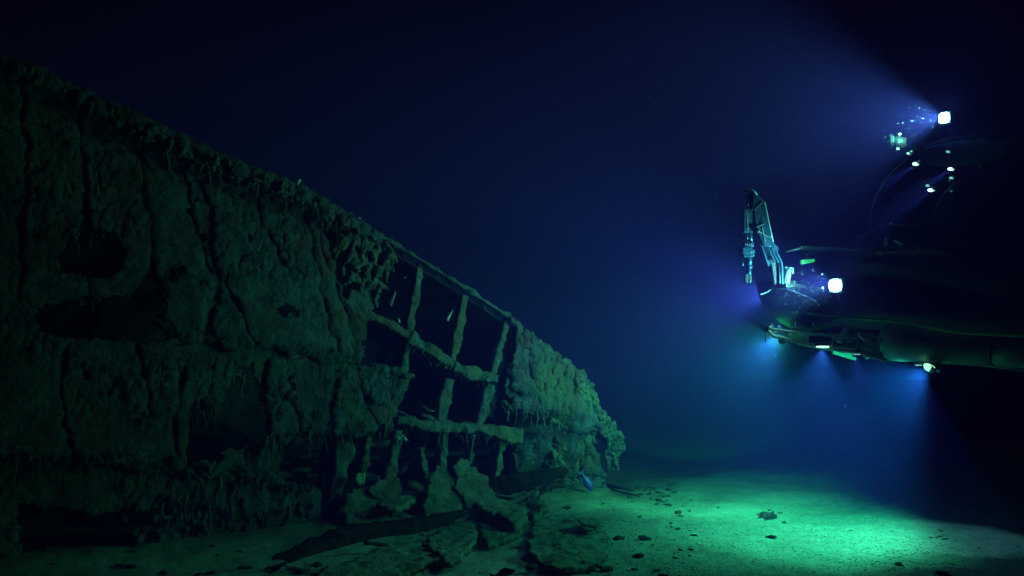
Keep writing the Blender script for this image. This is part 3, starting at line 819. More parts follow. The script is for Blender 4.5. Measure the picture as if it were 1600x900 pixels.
named = [(1000, 764, .17, 'largest dark lump on the silt right of the growth column'), (1052, 755, .09, 'flat dark piece behind the rubble trail, farthest right of it'), (1045, 762, .08, 'dark piece just left of the flat piece at the rubble trail\'s right end'),
         (1030, 778, .09, 'dark curved fragment below the rubble trail'), (1060, 801, .08, 'dark fragment midway between wreck and bright patch'), (1205, 836, .07, 'lone dark stone in the bright patch below the weedy clump'), (948, 884, .09, 'dark stone near the bottom edge, right of the broad plate'),
         (1404, 879, .07, 'dark stone on the silt by the bright patch\'s right side'), (1472, 893, .08, 'dark stone at the bottom edge of the photo, far right'), (968, 838, .10, 'flat dark fragment right of the broad plate'), (1008, 840, .10, 'long dark flake on the silt, lower centre'),
         (995, 865, .08, 'dark flake near a low hummock at the lower centre'), (1122, 785, .035, 'tiny dark stone at the left rim of the bright patch'), (885, 795, .08, 'dark stone behind the broad right plate'), (1035, 895, .08, 'dark flake cut by the bottom edge at the centre')]
for x, y, s_, lb in named: rock(x, y, s_, lb, None, 0.8)
for k in range(34):      # trail from the wreck end to the right
    t = random.random(); x = 955 + 100 * t + random.gauss(0, 8); y = 752 + 24 * t + random.gauss(0, 10)
    rock(x, y, random.uniform(0.02, 0.07), 'small dark fragment in the rubble trail right of the wreck end', 'fragments in the rubble trail', random.uniform(.4, 1))
for k in range(48):
    x = random.uniform(860, 1100); y = random.uniform(770, 896)
    rock(x, y, random.uniform(0.012, 0.05) * (1.2 if y > 830 else 1), 'small dark fragment scattered on the silt between wreck and bright patch', 'fragments scattered on the silt', random.uniform(.3, .8))
for k in range(22):
    x = 1200 + random.gauss(0, 10); y = 801 + random.gauss(0, 3.5)
    rock(x, y, random.uniform(0.02, 0.055), 'dark crumb in the weedy clump at the middle of the bright patch', 'crumbs of the clump in the bright patch', random.uniform(.5, 1.2))
for k in range(12):
    rock(1390 + random.gauss(0, 12), 775 + random.gauss(0, 4), random.uniform(0.02, 0.05), 'dark crumb in the faint clump on the right of the silt', 'crumbs of the right hand clump', .6)
for k in range(10):
    rock(1470 + random.gauss(0, 10), 825 + random.gauss(0, 4), random.uniform(0.02, 0.045), 'dark crumb in the lowest clump at the right', 'crumbs of the lowest right clump', .6)
for k in range(26):
    rock(random.uniform(1100, 1560), random.uniform(770, 898), random.uniform(0.01, 0.028), 'tiny dark pebble on the brightly lit silt', 'pebbles on the bright patch', .6)
for k in range(34):
    rock(random.uniform(520, 820), random.gauss(818, 16), random.uniform(0.02, 0.09), 'small dark fragment among the fallen plates', 'fragments among the fallen plates', .6)
for k in range(22):
    x = random.uniform(60, 500); rock(x, random.uniform(862, 897), random.uniform(0.03, 0.09), 'dim fragment at the foot of the near hull', 'fragments at the hull foot', .7)
mb = MB(); g0 = on_ground(1200, 801, .01)
for k in range(80):
    a = on_ground(1200 + random.gauss(0, 9), 801 + random.gauss(0, 4), .01); v = Vector((random.uniform(-.09, .09), random.uniform(-.12, .12), random.uniform(-.01, .015))); a = a.lerp(g0, .25)
    mb.tube([a, a + v * .5 + Vector((0, 0, .012)), a + v], [.010, .012, .004], 5)
tag(mb.build('weed_clump', M_ROCK, None, True), 'tangled dark weedy clump lying in the middle of the bright patch of silt', 'weed')
# distant mound behind the submersible's lights
mb = MB()
for k in range(9): mb.ball(at(1335 + random.uniform(-22, 30), 700 - random.uniform(0, 22), 24.0 + random.uniform(-.3, .3)), random.uniform(0.15, 0.35), 12, 8)
tag(mb.build('rock_mound', M_ROCK, None, True, crust=(0.05, 0.2, 0.3)), 'faint pointed rock mound in the dark water far behind the down lights', 'rock')
# sea whip
mb = MB(); a = on_ground(976, 700); b = at(992, 654, a.y)
mb.tube([a, a.lerp(b, .35) + Vector((-.02, 0, 0)), a.lerp(b, .7), b], [0.006, 0.005, 0.004, 0.002], 6)
tag(mb.build('sea_whip', M_FRAME, None, True), 'thin pale sea whip rising from the silt beside the drooping wreck end', 'sea whip')
# fine grit: loose crumbs nobody could count
gv = []; gfc = []
NG = 6000
for k in range(NG):
    if k % 3: px_, py_ = random.uniform(860, 1600), 700 + 200 * random.random() ** 0.6
    else: px_, py_ = random.uniform(400, 1100), random.uniform(780, 900)
    p = gr(px_, py_, 0.05); s_ = random.uniform(0.004, 0.011); z0 = float(0)
    gv.append((p.x, p.y, s_))
G = np.array(gv); Zg = ground_h(G[:, 0], G[:, 1]); vv = []
for k in range(NG):
    x, y, s_ = G[k]; z = Zg[k]; b = len(vv); a = random.uniform(0, 6.28); ca, sa_ = math.cos(a) * s_, math.sin(a) * s_
    vv += [(x + ca * 1.4, y + sa_ * 1.4, z), (x - sa_, y + ca, z), (x - ca * 1.4, y - sa_ * 1.4, z), (x + sa_, y - ca, z), (x, y, z + s_ * 0.9)]
    gfc += [[b, b + 1, b + 4], [b + 1, b + 2, b + 4], [b + 2, b + 3, b + 4], [b + 3, b, b + 4]]
tag(link_mesh('seabed_grit', vv, gfc, M_ROCK, None, False), 'fine dark grit strewn over the silt', 'grit', kind='stuff')

# ------------------------------------------------------------------ fish
def fish(head, tail, L, h, label, roll=Vector((0, 0, 1))):
    head = Vector(head); tail = Vector(tail)
    ax = (head - tail).normalized(); up = (roll - ax * roll.dot(ax)).normalized(); sd = ax.cross(up)
    st = [(0, .02, .02), (.04, .30, .25), (.12, .62, .5), (.25, .92, .72), (.40, 1.0, .75), (.58, .82, .55), (.75, .48, .32), (.88, .22, .16), (.94, .18, .08)]
    mb = MB(); K = 14; root = tail.lerp(head, 0.5)
    for t, a, b in st:
        c = head - ax * (L * t)
        for k in range(K):
            an = 2 * math.pi * k / K; mb.v.append(tuple(c + up * (math.cos(an) * h / 2 * a) + sd * (math.sin(an) * h / 2 * b * .8)))
    for i in range(len(st) - 1):
        for k in range(K):
            k2 = (k + 1) % K; mb.f.append([i * K + k, i * K + k2, (i + 1) * K + k2, (i + 1) * K + k])
    mb.f.append(list(range(K))[::-1]); mb.f.append([(len(st) - 1) * K + k for k in range(K)])
    e = empty('fish', tuple(root)); tag(e, label, 'fish')
    mb.build('body', M_FISH, e, True)
    def fin(name, pts):
        m = MB(); P = [head - ax * (L * t) + up * (h / 2 * u) for t, u in pts]; m.prism([p - sd * 0.002 for p in P], sd * 0.005); m.build(name, M_FIN, e, False)
    fin('tail_fin', [(.90, .16), (1.06, .9), (1.12, .95), (1.06, .2), (1.06, -.2), (1.12, -.95), (1.06, -.9), (.90, -.16)])
    fin('dorsal_fin', [(.28, .90), (.38, 1.5), (.62, 1.2), (.74, .5), (.5, .8)])
    fin('anal_fin', [(.48, -.85), (.58, -1.35), (.74, -.9), (.76, -.42)])
    for sg in (1, -1):
        m = MB(); m.ball(head - ax * (L * .11) + up * h * .1 + sd * sg * h * .2, h * .06, 8, 6); m.build('eye', M_EYE, e, True)
    return e
fish(at(925, 768, 15.2), at(908, 738, 15.2), 0.36, 0.13, 'pale blue fish hovering head down in front of the growth column', Vector((1, 0, 0.6)))
fish(at(806, 891, 9.3), at(772, 899, 9.3), 0.25, 0.07, 'violet blue fish just above the silt at the bottom edge, below the fallen plates')
fish(at(418, 897, 9.6), at(438, 885, 9.6), 0.2, 0.045, 'dim blue fish slanting at the bottom edge, below the near hull')

# ------------------------------------------------------------------ submersible
YS = 13.0
sub = empty('submersible', tuple(at(1400, 580, YS)))
tag(sub, 'dark research submersible with acrylic dome, lit lamps, raised manipulator arm and lower skid', 'submersible')
def A(px, py, dy=0.0): return at(px, py, YS + dy)
PXM = YS / F          # metres per photo pixel here

# main body: long dark rounded fairing
def loft_x(name, stations, mat, parent=sub, K=28, ex=0.75):
    """stations: (px, py_top, py_bottom, half depth, dy); rounded-box sections along x"""
    mb = MB()
    for px, t, b, hd_, dy in stations:
        c = A(px, (t + b) / 2, dy); hh = (b - t) / 2 * PXM
        for k in range(K):
            an = 2 * math.pi * k / K; cx, cz = math.cos(an), math.sin(an)
            cx = math.copysign(abs(cx) ** ex, cx); cz = math.copysign(abs(cz) ** ex, cz)
            mb.v.append((c.x, c.y + cx * hd_, c.z + cz * hh))
    n = len(stations)
    for i in range(n - 1):
        for k in range(K):
            k2 = (k + 1) % K; mb.f.append([i * K + k, (i + 1) * K + k, (i + 1) * K + k2, i * K + k2])
    mb.f.append(list(range(K))); mb.f.append([(n - 1) * K + k for k in range(K)][::-1])
    return mb.build(name, mat, parent, True)
loft_x('upper_fairing', [(1272, 402, 416, .35, 0.2), (1275, 397, 424, .6, 0.2), (1290, 393, 432, .8, 0.2), (1330, 391, 436, .9, .3), (1400, 388, 450, 1.1, .4), (1480, 384, 470, 1.2, .5), (1600, 380, 490, 1.25, .6), (1800, 384, 500, 1.2, .8), (2000, 400, 490, .9, 1.0), (2040, 430, 460, .3, 1.0)], M_BLACK)
loft_x('lower_hull', [(1282, 448, 500, .30, 0.4), (1300, 440, 512, .6, .45), (1360, 430, 516, .8, .5), (1450, 430, 524, .9, .6), (1600, 430, 534, 1.0, .7), (1900, 430, 530, .9, .8), (2010, 450, 510, .3, .9)], M_BLACK)
loft_x('rear_fairing', [(1552, 262, 395, .5, .5), (1556, 256, 398, .8, .5), (1580, 252, 400, 1.0, .6), (1750, 256, 400, 1.0, .8), (1900, 290, 400, .8, 1.0), (1990, 350, 400, .4, 1.0)], M_BLACK)
# rounded nose bowl
mb = MB(); c = A(1262, 440, 0.35); mb.ball(c, 80 * PXM, 40, 16, (1, 0.9, 1.0), 0.5, 1.0)
b0 = len(mb.v) ; mb.v.append(tuple(c)); 
for i in range(40): mb.f.append([i, (i + 1) % 40, b0])
nose = mb.build('nose_bowl', M_NAVY, sub, True)
mb = MB(); mb.tube([c + Vector((math.cos(t) * 81 * PXM, math.sin(t) * 73 * PXM, 0.0)) for t in np.linspace(0, 2 * math.pi, 41)], 0.018, 8, False); mb.build('nose_rim', M_DMETAL, nose, True)
# rope and cables on the nose
def cable(name, pts, r, mat, parent=sub, dy=-0.5):
    P = [A(x, y, (d_[0] if d_ else dy)) for x, y, *d_ in pts]
    # catmull smoothing
    Q = []
    for i in range(len(P) - 1):
        p0, p1, p2, p3 = P[max(i - 1, 0)], P[i], P[i + 1], P[min(i + 2, len(P) - 1)]
        for t in np.linspace(0, 1, 6, endpoint=False):
            Q.append(0.5 * ((2 * p1) + (p2 - p0) * t + (2 * p0 - 5 * p1 + 4 * p2 - p3) * t * t + (3 * p1 - p0 - 3 * p2 + p3) * t ** 3))
    Q.append(P[-1]); mb = MB(); mb.tube(Q, r, 7); return mb.build(name, mat, parent, True)
cable('white_line', [(1188, 460), (1198, 457), (1206, 451), (1208, 449)], 0.010, M_WHITE, nose, -0.42)
cable('violet_cable', [(1217, 450), (1232, 452), (1245, 457), (1262, 464), (1275, 472)], 0.010, M_PURPLE, nose, -0.45)
cable('green_trim', [(1262, 490, -.62), (1290, 494, -.62), (1320, 496, -.6), (1385, 500, -.6)], 0.022, M_ROPE)
cable('green_rope', [(1385, 500, -.6), (1410, 504, -.75), (1450, 512, -.8), (1500, 519, -.85), (1560, 523, -.85), (1640, 526, -.9), (1740, 520, -.9)], 0.020, M_ROPE)

# manipulator arm -------------------------------------------------
YA = -0.75
upper = MB(); upper.ppx([(1177, 298), (1195, 316), (1208, 378), (1204, 386), (1194, 384), (1184, 362), (1180, 345), (1179, 330), (1176, 326)], YS + YA - .10, 0.22)
ua = upper.build('upper_arm', M_METAL, sub, False, bevel=0.008)
mb = MB(); mb.tube([A(1194, 316, YA - .08), A(1200, 345, YA - .08), A(1207, 378, YA - .08)], 0.018, 8); mb.build('hydraulic_line', M_WHITE, ua, True)
mb = MB(); mb.ppx([(1183, 330), (1190, 334), (1199, 372), (1192, 362), (1184, 348)], YS + YA - .10, 0.03); mb.build('cover_plate', M_METAL, ua, False, bevel=0.004)
mb = MB()
for a_, b_ in [((1180, 327), (1191, 316)), ((1182, 355), (1194, 350)), ((1186, 362), (1204, 372)), ((1191, 355), (1196, 380))]: mb.beam(A(*a_, YA - .105), A(*b_, YA - .105), 0.008, 0.02)
mb.build('stiffener', M_WHITE, ua, False)
mb = MB(); mb.tube([A(1184, 361, YA - .14), A(1184, 361, YA + .12)], 0.03, 12); mb.build('pivot_bolt', M_DMETAL, ua, True)
mb = MB(); mb.ppx([(1184, 366), (1190, 364), (1198, 390), (1204, 414), (1199, 412), (1192, 392)], YS + YA - .02, 0.05); mb.ppx([(1183, 364), (1187, 364), (1202, 415), (1200, 416)], YS + YA - .05, 0.05)
mb.build('link_rod', M_METAL, sub, False, bevel=0.005)
# hook on top
cable('top_hook', [(1162, 304), (1166, 299), (1172, 297), (1178, 300), (1182, 307)], 0.024, M_METAL, sub, YA)
# forearm: hanging column
fa = MB()
fa.tube([A(1168.5, 301, YA - .05), A(1168.5, 328, YA - .05)], 0.018, 10); fa.tube([A(1176, 301, YA - .05), A(1176, 328, YA - .05)], 0.020, 10); fa.tube([A(1172, 300, YA), A(1172, 328, YA)], 0.026, 10)
fo = fa.build('forearm_rods', M_METAL, sub, True)
fb = MB(); fb.ppx([(1162, 328), (1176, 328), (1176, 363), (1162, 363)], YS + YA - .08, 0.14); fob = fb.build('forearm_housing', M_METAL, sub, False, bevel=0.008)
mb = MB()   # worn lettering running down the housing
yl = YS + YA - .084
def stroke(p, q, w_=0.008): mb.beam(at(p[0], p[1], yl), at(q[0], q[1], yl), w_, 0.006)
for p, q in [((1166.5, 332), (1166.5, 335.5)), ((1171, 332), (1171, 335.5)), ((1166.5, 335.5), (1168.5, 337)), ((1171, 335.5), (1168.7, 337)), ((1166.5, 332), (1168, 331)),
             ((1167, 340), (1169, 338.2)), ((1169, 338.2), (1171, 340)), ((1167, 342), (1171, 343.5)), ((1167, 345), (1171, 343.5)),
             ((1168, 346.5), (1168, 349)), ((1168, 346.5), (1171, 346.5)), ((1168, 350), (1168, 353)), ((1168, 350), (1171, 350)), ((1168, 353.6), (1168, 356)), ((1168, 353.6), (1171, 353.6)), ((1168, 356.8), (1171, 356.8)), ((1168, 356.8), (1168, 359)), ((1168, 359.5), (1171, 359.5))]: stroke(p, q)
mb.build('lettering', M_WHITE, fob, False)
mb = MB()
for x, y in [(1163.5, 330), (1174.5, 330), (1163.5, 361), (1174.5, 361)]: mb.tube([at(x, y, YS + YA - .095), at(x, y, YS + YA - .075)], 0.008, 8)
mb.build('bolt', M_DMETAL, fob, True)
mb = MB(); mb.ppx([(1161, 326), (1177, 326), (1177, 329), (1161, 329)], YS + YA - .09, 0.18); mb.build('clamp_ring', M_DMETAL, sub, False, bevel=0.004)
mb = MB(); mb.tube([A(1172.5, 363, YA), A(1172.5, 379, YA)], 0.032, 12); mb.tube([A(1168, 364, YA - .05), A(1168, 375, YA - .05)], 0.009, 8); fw = mb.build('forearm_link', M_METAL, sub, True)
wr = MB(); wr.ppx([(1163, 378), (1178, 378), (1178, 386), (1163, 386)], YS + YA - .08, .15); wr.ppx([(1160, 386), (1176, 386), (1176, 396), (1160, 396)], YS + YA - .10, .2); wr.ppx([(1161, 396), (1180, 389), (1179, 400), (1174, 402), (1162, 402)], YS + YA - .07, .14)
wo = wr.build('wrist', M_METAL, sub, False, bevel=0.012)
mb = MB()
for x in (1164.5, 1167.5, 1170.5, 1173.5): mb.tube([A(x, 376, YA - .06), A(x, 382, YA - .09)], 0.009, 8)
mb.build('hose_fitting', M_DMETAL, wo, True)
mb = MB(); mb.tube([A(1170.5, 402, YA), A(1170.5, 416, YA)], .040, 14); mb.tube([A(1170.5, 416, YA), A(1170.5, 420, YA)], .046, 14); mb.tube([A(1170, 420, YA), A(1170, 432, YA)], .034, 14); mb.build('wrist_rotator', M_METAL, sub, True)
mb = MB(); mb.ppx([(1164, 430), (1169, 428), (1169, 440), (1167, 443), (1164, 440)], YS + YA - .03, .06); mb.build('gripper_jaw', M_DMETAL, sub, False, bevel=.006)
mb = MB(); mb.ppx([(1170.5, 430), (1174, 430), (1174, 439), (1172, 443), (1170.5, 442)], YS + YA - .03, .06); mb.build('gripper_jaw', M_DMETAL, sub, False, bevel=.006)
mb = MB(); mb.tube([A(1160, 410, YA - .02), A(1160, 416, YA - .02)], .018, 10); mb.build('sensor', M_METAL, wo, True)
# elbow and shoulder
mb = MB(); mb.ppx([(1205, 377), (1216, 385), (1217, 390), (1213, 396), (1208, 393)], YS + YA - .06, .12); eb = mb.build('elbow', M_METAL, sub, False, bevel=.01)
cable('hydraulic_hose', [(1203, 378), (1206, 388), (1210, 398), (1213, 404), (1216, 410)], .014, M_METAL, eb, YA - .08)
cable('hydraulic_hose', [(1207, 378), (1210, 388), (1216, 400), (1221, 412), (1222, 430), (1222, 446)], .018, M_METAL, sub, YA - .05)
cable('hydraulic_hose', [(1201, 385), (1205, 398), (1210, 408), (1211, 409)], .014, M_METAL, sub, YA - .08)
mb = MB(); mb.ppx([(1198, 382), (1207, 380), (1218, 412), (1222, 446), (1210, 446), (1206, 416), (1195, 392)], YS + YA, .1); mb.build('lower_arm', M_DMETAL, sub, False, bevel=.01)
mb = MB(); mb.tube([A(1230, 419, YA), A(1229, 421, YA), A(1228, 443, YA)], [.062, .066, .050], 20); mb.ball(A(1228, 419, YA), .03, 10, 6); cn = mb.build('oil_canister', M_WHITE, sub, True)
mb = MB(); mb.tube([A(1232, 418.5, YA), A(1238, 418.5, YA)], .010, 8); mb.tube([A(1238.5, 418, YA), A(1239, 428, YA)], .014, 8); mb.build('canister_valve', M_WHITE, cn, True)
mb = MB(); mb.beam(A(1225, 444, YA + .1), A(1240, 446, .0), .08, .3); mb.beam(A(1212, 448, YA), A(1245, 448, YA + .3), .05, .35); mb.build('shoulder_mount', M_DMETAL, sub, False, bevel=.01)

# hood plate, spike and fluorescent marker
mb = MB(); mb.prism([A(1252, 384, -.6), A(1322, 388, -.6), A(1345, 391, -.2), A(1345, 391, .5), A(1252, 384, .5)], (0, 0, -0.03)); mb.ppx([(1252, 384), (1322, 388.5), (1344, 391), (1310, 391.5), (1253, 390)], YS - .62, .03)
hood = mb.build('hood_plate', M_WHITE, sub, False, bevel=.004)
mb = MB()
for x in (1262, 1270, 1279, 1288): mb.beam(A(x + 12, 390, -.55), A(x + 2, 396 - (x - 1262) * .1, -.5), .015, .02)
mb.build('louvre', M_METAL, hood, False)
mb = MB(); mb.tube([A(1228, 393.5, -.5), A(1240, 390.5, -.55), A(1253, 387, -.58)], [.004, .012, .020], 8); mb.build('antenna_spike', M_WHITE, sub, True)
mb = MB(); mb.tube([A(1256, 396, -.4), A(1262, 396, -.4)], .03, 10); mb.ppx([(1255, 390), (1263, 390), (1266, 402), (1254, 402)], YS - .4, .12); mb.build('hood_bracket', M_DMETAL, sub, False)
mb = MB(); mb.ppx([(1253, 406), (1273, 404.5), (1273, 409), (1262, 411.5), (1253, 412.5)], YS - .62, .08); mb.build('glowing_marker', M_MARKER, sub, False, bevel=.006)  # green marker, no lamp; its brightness is added as emission

# lamps ----------------------------------------------------------
def spot(name, loc, target, power, col, size, blend=0.25, r=0.03, parent=None):
    l = bpy.data.lights.new(name, 'SPOT'); l.energy = power; l.color = col; l.spot_size = math.radians(size); l.spot_blend = blend; l.shadow_soft_size = r
    o = bpy.data.objects.new(name, l); C.objects.link(o)
    d = (Vector(target) - Vector(loc)); o.rotation_euler = d.to_track_quat('-Z', 'Y').to_euler(); o.location = Vector(loc) - origin_of(parent)
    o.parent = parent; return o
def square_lamp(px, py, dy, dirv, w_, power, col, size, blend, lightdir=None):
    c = A(px, py, dy); d = Vector(dirv).normalized()
    up = Vector((0, 0, 1)); up = (up - d * up.dot(d)).normalized(); sd = d.cross(up)
    mb = MB(); mb.box(c - d * .06, (w_ + .03, w_ + .03, .10), (sd, up, d)); body = mb.build('floodlight', M_DMETAL, sub, False, bevel=.012)
    mb = MB()
    for k in range(7): mb.box(c - d * .125 + sd * ((k - 3) * w_ / 7), (.006, w_, .04), (sd, up, d))
    mb.build('cooling_fin', M_DMETAL, body, False)
    mb = MB(); n = 4
    for i in range(n):
        for j in range(n):
            q = c + d * .002 + sd * ((i - 1.5) * w_ / n) + up * ((j - 1.5) * w_ / n)
            kk = .5 if (i in (0, 3) and j in (0, 3)) else .82; q = q - (sd * (i - 1.5) + up * (j - 1.5)) * (w_ / n * (.82 - kk) * .35); mb.box(q, (w_ / n * kk, w_ / n * kk, .02), (sd, up, d))
    mb.build('led_panel', M_LED, body, False, bevel=.006)
    L = Vector(lightdir or dirv).normalized()
    spot('floodlight_beam', c + d * .05, c + d * .05 + L, power, col, size, blend, .07, body)
    return body
LDIR = Vector((-1, -0.10, -0.05))
square_lamp(1475, 184, -0.9, (-.75, -.65, -.05), .145, P_TOP, C_TOP, 108, .8, (-1, .60, 0.06))
square_lamp(1305, 446, -1.35, (-.70, -.70, 0), .165, P_HEAD, C_HEAD, 108, 1.0, (-1, .75, 0.12))
square_lamp(1206, 462, 1.05, (-.9, .4, 0), .15, 560, C_HEAD, 120, 1.0, (-1, .75, 0.02))
# mounts
mb = MB(); mb.tube([A(1480, 192, -.8), A(1484, 205, -.4), A(1490, 216, .0)], .022, 8); mb.build('lamp_bracket', M_BLACK, sub, True)
mb = MB(); mb.tube([A(1307, 455, -1.25), A(1309, 464, -.8), A(1312, 470, -.2)], .022, 8); mb.build('lamp_bracket', M_BLACK, sub, True)

# dome ------------------------------------------------------------
DC = A(1490, 368, 0.5); DR = 148 * PXM
mb = MB(); mb.ball(DC, DR, 64, 32, (1, 1, 1), 0.0, 0.55); mb.build('acrylic_dome', M_ACRYLIC, sub, True)
mb = MB(); mb.tube([DC + Vector((math.cos(t) * DR * 1.006, -.25, math.sin(t) * DR * .985)) for t in np.linspace(math.radians(92), math.radians(176), 40)], .014, 8); mb.build('dome_arc', M_METAL, sub, True)  # tube added in place of the highlight along the dome's edge
mb = MB(); mb.tube([DC + Vector((math.cos(t) * DR * .62, -1.08, math.sin(t) * DR * .62 - .1)) for t in np.linspace(math.radians(85), math.radians(170), 30)], .016, 8); mb.build('dome_arc', M_DMETAL, sub, True)  # second arc added to help outline the dome
mb = MB()     # flattened canopy lid
c = A(1515, 232, 0.5)
prof = [(0.0, 17), (.35, 16.5), (.7, 13), (.92, 6), (1.0, 0), (.97, -8), (.9, -16), (.6, -18), (0, -18)]
K = 48
for r_, h_ in prof:
    for k in range(K):
        an = 2 * math.pi * k / K; mb.v.append((c.x + math.cos(an) * r_ * 78 * PXM, c.y + math.sin(an) * r_ * 78 * PXM, c.z + h_ * PXM))
for i in range(len(prof) - 1):
    for k in range(K): k2 = (k + 1) % K; mb.f.append([i * K + k, (i + 1) * K + k, (i + 1) * K + k2, i * K + k2])
lid = mb.build('hatch_canopy', M_LIDM, sub, True)
mb = MB(); mb.tube([c + Vector((math.cos(t) * 78 * PXM, math.sin(t) * 78 * PXM, 0)) for t in np.linspace(0, 2 * math.pi, 49)], .012, 6, False); mb.build('canopy_trim', M_DMETAL, lid, True)
# cabin inside the dome: seat backs and console
mb = MB(); mb.ball(A(1495, 350, .6), 68 * PXM, 28, 14, (1, .9, 1)); mb.build('cabin_core', M_BLACK, sub, True)
mb = MB(); mb.ppx([(1500, 300), (1540, 292), (1560, 330), (1556, 385), (1500, 385)], YS + .2, .5); mb.build('seat_back', M_BLACK, sub, False, bevel=.05)
# lamp reflections on the dome, built as small glowing lamps
def reflection_lamp(px, py, dy, d, r, power, mat=M_LENS, col=C_HEAD, size=60, blend=.6, elong=1.7, nm='dome_reflection'):
    c = A(px, py, dy); d = Vector(d).normalized()
    mb = MB(); mb.tube([c - d * .07, c - d * .005], [r * .9, r * 1.15], 14); b = mb.build(nm, M_DMETAL, sub, True)
    mb = MB(); mb.ball(c, r, 16, 10, (1.7, .7, .8)); mb.build('lens', mat, b, True)  # glowing ball that stands in for a lamp reflection
    if power: spot('lamp_beam', c + d * .02, c + d, power, col, size, blend, .02, b)
    return b
reflection_lamp(1431, 256, -.75, (-.80, -.22, -.50), .027, P_DOME, size=26)
reflection_lamp(1486, 264, -.85, (-.80, -.22, -.50), .027, P_DOME, size=26)
reflection_lamp(1455, 297, -.80, (-.80, -.22, -.50), .028, P_DOME * .6, size=24)
for x, y in [(1420, 240), (1482, 237), (1450, 290), (1487, 278)]: reflection_lamp(x, y, -.6, (-.80, -.22, -.50), .022, 0, M_LENS2)
# camera on the dome
mb = MB(); mb.tube([A(1386, 221, -.3), A(1392, 221, -.3)], .105, 20); mb.tube([A(1380, 217, -.3), A(1386, 217, -.3)], .05, 12); mb.tube([A(1381, 228, -.3), A(1387, 228, -.3)], .04, 12); mb.tube([A(1392, 221, -.3), A(1412, 224, -.3)], .085, 16)
cb = mb.build('video_camera', M_BLACK, sub, True)
mb = MB(); mb.tube([A(1391, 221, -.3) + Vector((0, math.cos(t) * .108, math.sin(t) * .108)) for t in np.linspace(0, 2 * math.pi, 25)], .006, 6, False); mb.build('lens_ring', M_METAL, cb, True)
mb = MB(); mb.box(A(1405, 210, -.32), (.045, .04, .03)); mb.box(A(1402, 233, -.34), (.045, .04, .03)); mb.tube([A(1405, 210, -.3), A(1406, 218, -.3)], .008, 6); mb.build('camera_clamp', M_WHITE, cb, False, bevel=.006)
mb = MB(); mb.tube([A(1410, 224, -.3), A(1425, 234, 0), A(1445, 242, .3)], .025, 8); mb.build('camera_mount', M_BLACK, sub, True)
# equipment frame in front of the dome
mb = MB()
for a_, b_, w_ in [((1338, 373), (1378, 353), .03), ((1378, 353), (1432, 353), .035), ((1338, 373), (1338, 390), .03), ((1385, 354), (1385, 390), .05), ((1352, 384), (1378, 368), .025), ((1420, 354), (1420, 390), .04), ((1345, 390), (1430, 390), .04)]:
    mb.beam(A(*a_, -.7), A(*b_, -.7), w_, .06)
for x_, y_ in ((1338, 373), (1378, 353), (1420, 354), (1385, 389)): mb.beam(A(x_, y_, -.7), A(x_, y_, .0), .03, .03)
ef = mb.build('equipment_frame', M_DMETAL, sub, False, bevel=.006)
mb = MB(); mb.tube([A(1384, 371, -.78), A(1384, 383, -.78)], .02, 8); mb.beam(A(1397, 377, -.75), A(1409, 383, -.75), .03, .04); mb.ball(A(1391, 350, -.7), .025, 8, 6); mb.build('frame_highlight', M_WHITE, ef, True)  # white pieces stand in for highlights on the frame

# lower skid ------------------------------------------------------
mb = MB()
for dy in (-.75, .45):
    mb.tube([A(1200, 516, dy), A(1208, 524, dy), A(1240, 533, dy), A(1270, 541, dy), A(1345, 551, dy)], .028, 10)
    mb.tube([A(1204, 514, dy), A(1250, 520, dy), A(1300, 525, dy), A(1345, 529, dy)], .022, 10)
    for x, y1, y2 in [(1212, 515, 526), (1235, 519, 531), (1262, 522, 539), (1300, 525, 545), (1340, 529, 550)]: mb.tube([A(x, y1, dy), A(x, y2, dy)], .016, 8)
for x, y in [(1204, 520), (1262, 540), (1340, 550)]: mb.tube([A(x, y, -.75), A(x, y, .45)], .02, 8)
sk = mb.build('skid_frame', M_SKID, sub, True)
mb = MB(); mb.prism([A(1262, 520, -.7), A(1302, 525, -.7), A(1302, 540, -.7), A(1262, 535, -.7)], (0, .9, 0)); mb.build('battery_box', M_BLACK, sk, False, bevel=.01)
mb = MB(); mb.ppx([(1300, 530), (1338, 534), (1338, 546), (1300, 541)], YS - .7, .8); mb.build('valve_box', M_DMETAL, sk, False, bevel=.01)
mb = MB()
for x in (1319, 1325, 1331): mb.tube([A(x, 534, -.74), A(x, 534, -.70)], .018, 8)
mb.tube([A(1324 + math.cos(t) * 7, 523 + math.sin(t) * 3.5, -.72) for t in np.linspace(0, 6.28, 20)], .008, 6, False); mb.build('valve_fitting', M_WHITE, sk, True)
mb = MB(); mb.beam(A(1325, 509, -.85), A(1310, 535, -.85), .055, .08); ps = mb.build('skid_post', M_SKID, sk, False, bevel=.008)
for x0 in (1243, 1271): 
    mb = MB(); mb.tube([A(x0 - 1, 503, -.7), A(x0 + 2, 520, -.7)], .010, 6); mb.build('skid_rod', M_METAL, sk, True)
mb = MB()
for a_, b_, w_ in [((1343, 522), (1378, 556), .05), ((1360, 522), (1352, 545), .05), ((1375, 528), (1364, 556), .06), ((1338, 520), (1368, 524), .04), ((1345, 551), (1385, 563), .05), ((1345, 540), (1378, 558), .04)]:
    mb.beam(A(*a_, -.8), A(*b_, -.8), w_, .07)
tr_ = mb.build('truss', M_SKID, sk, False, bevel=.006)
t2 = tr_.copy(); C.objects.link(t2); t2.parent = sk; t2.location = (0, 1.1, 0)
mb = MB(); mb.ppx([(1215, 508), (1221, 510), (1220, 516), (1213, 515)], YS - .75, .08); mb.build('bow_block', M_METAL, sk, False, bevel=.006)
mb = MB(); mb.tube([A(1199, 518, -.75), A(1196, 526, -.76), A(1196, 534, -.76)], .010, 6); mb.tube([A(1199, 514, -.75), A(1207, 510, -.7)], .04, 8); mb.build('bow_fitting', M_DMETAL, sk, True)
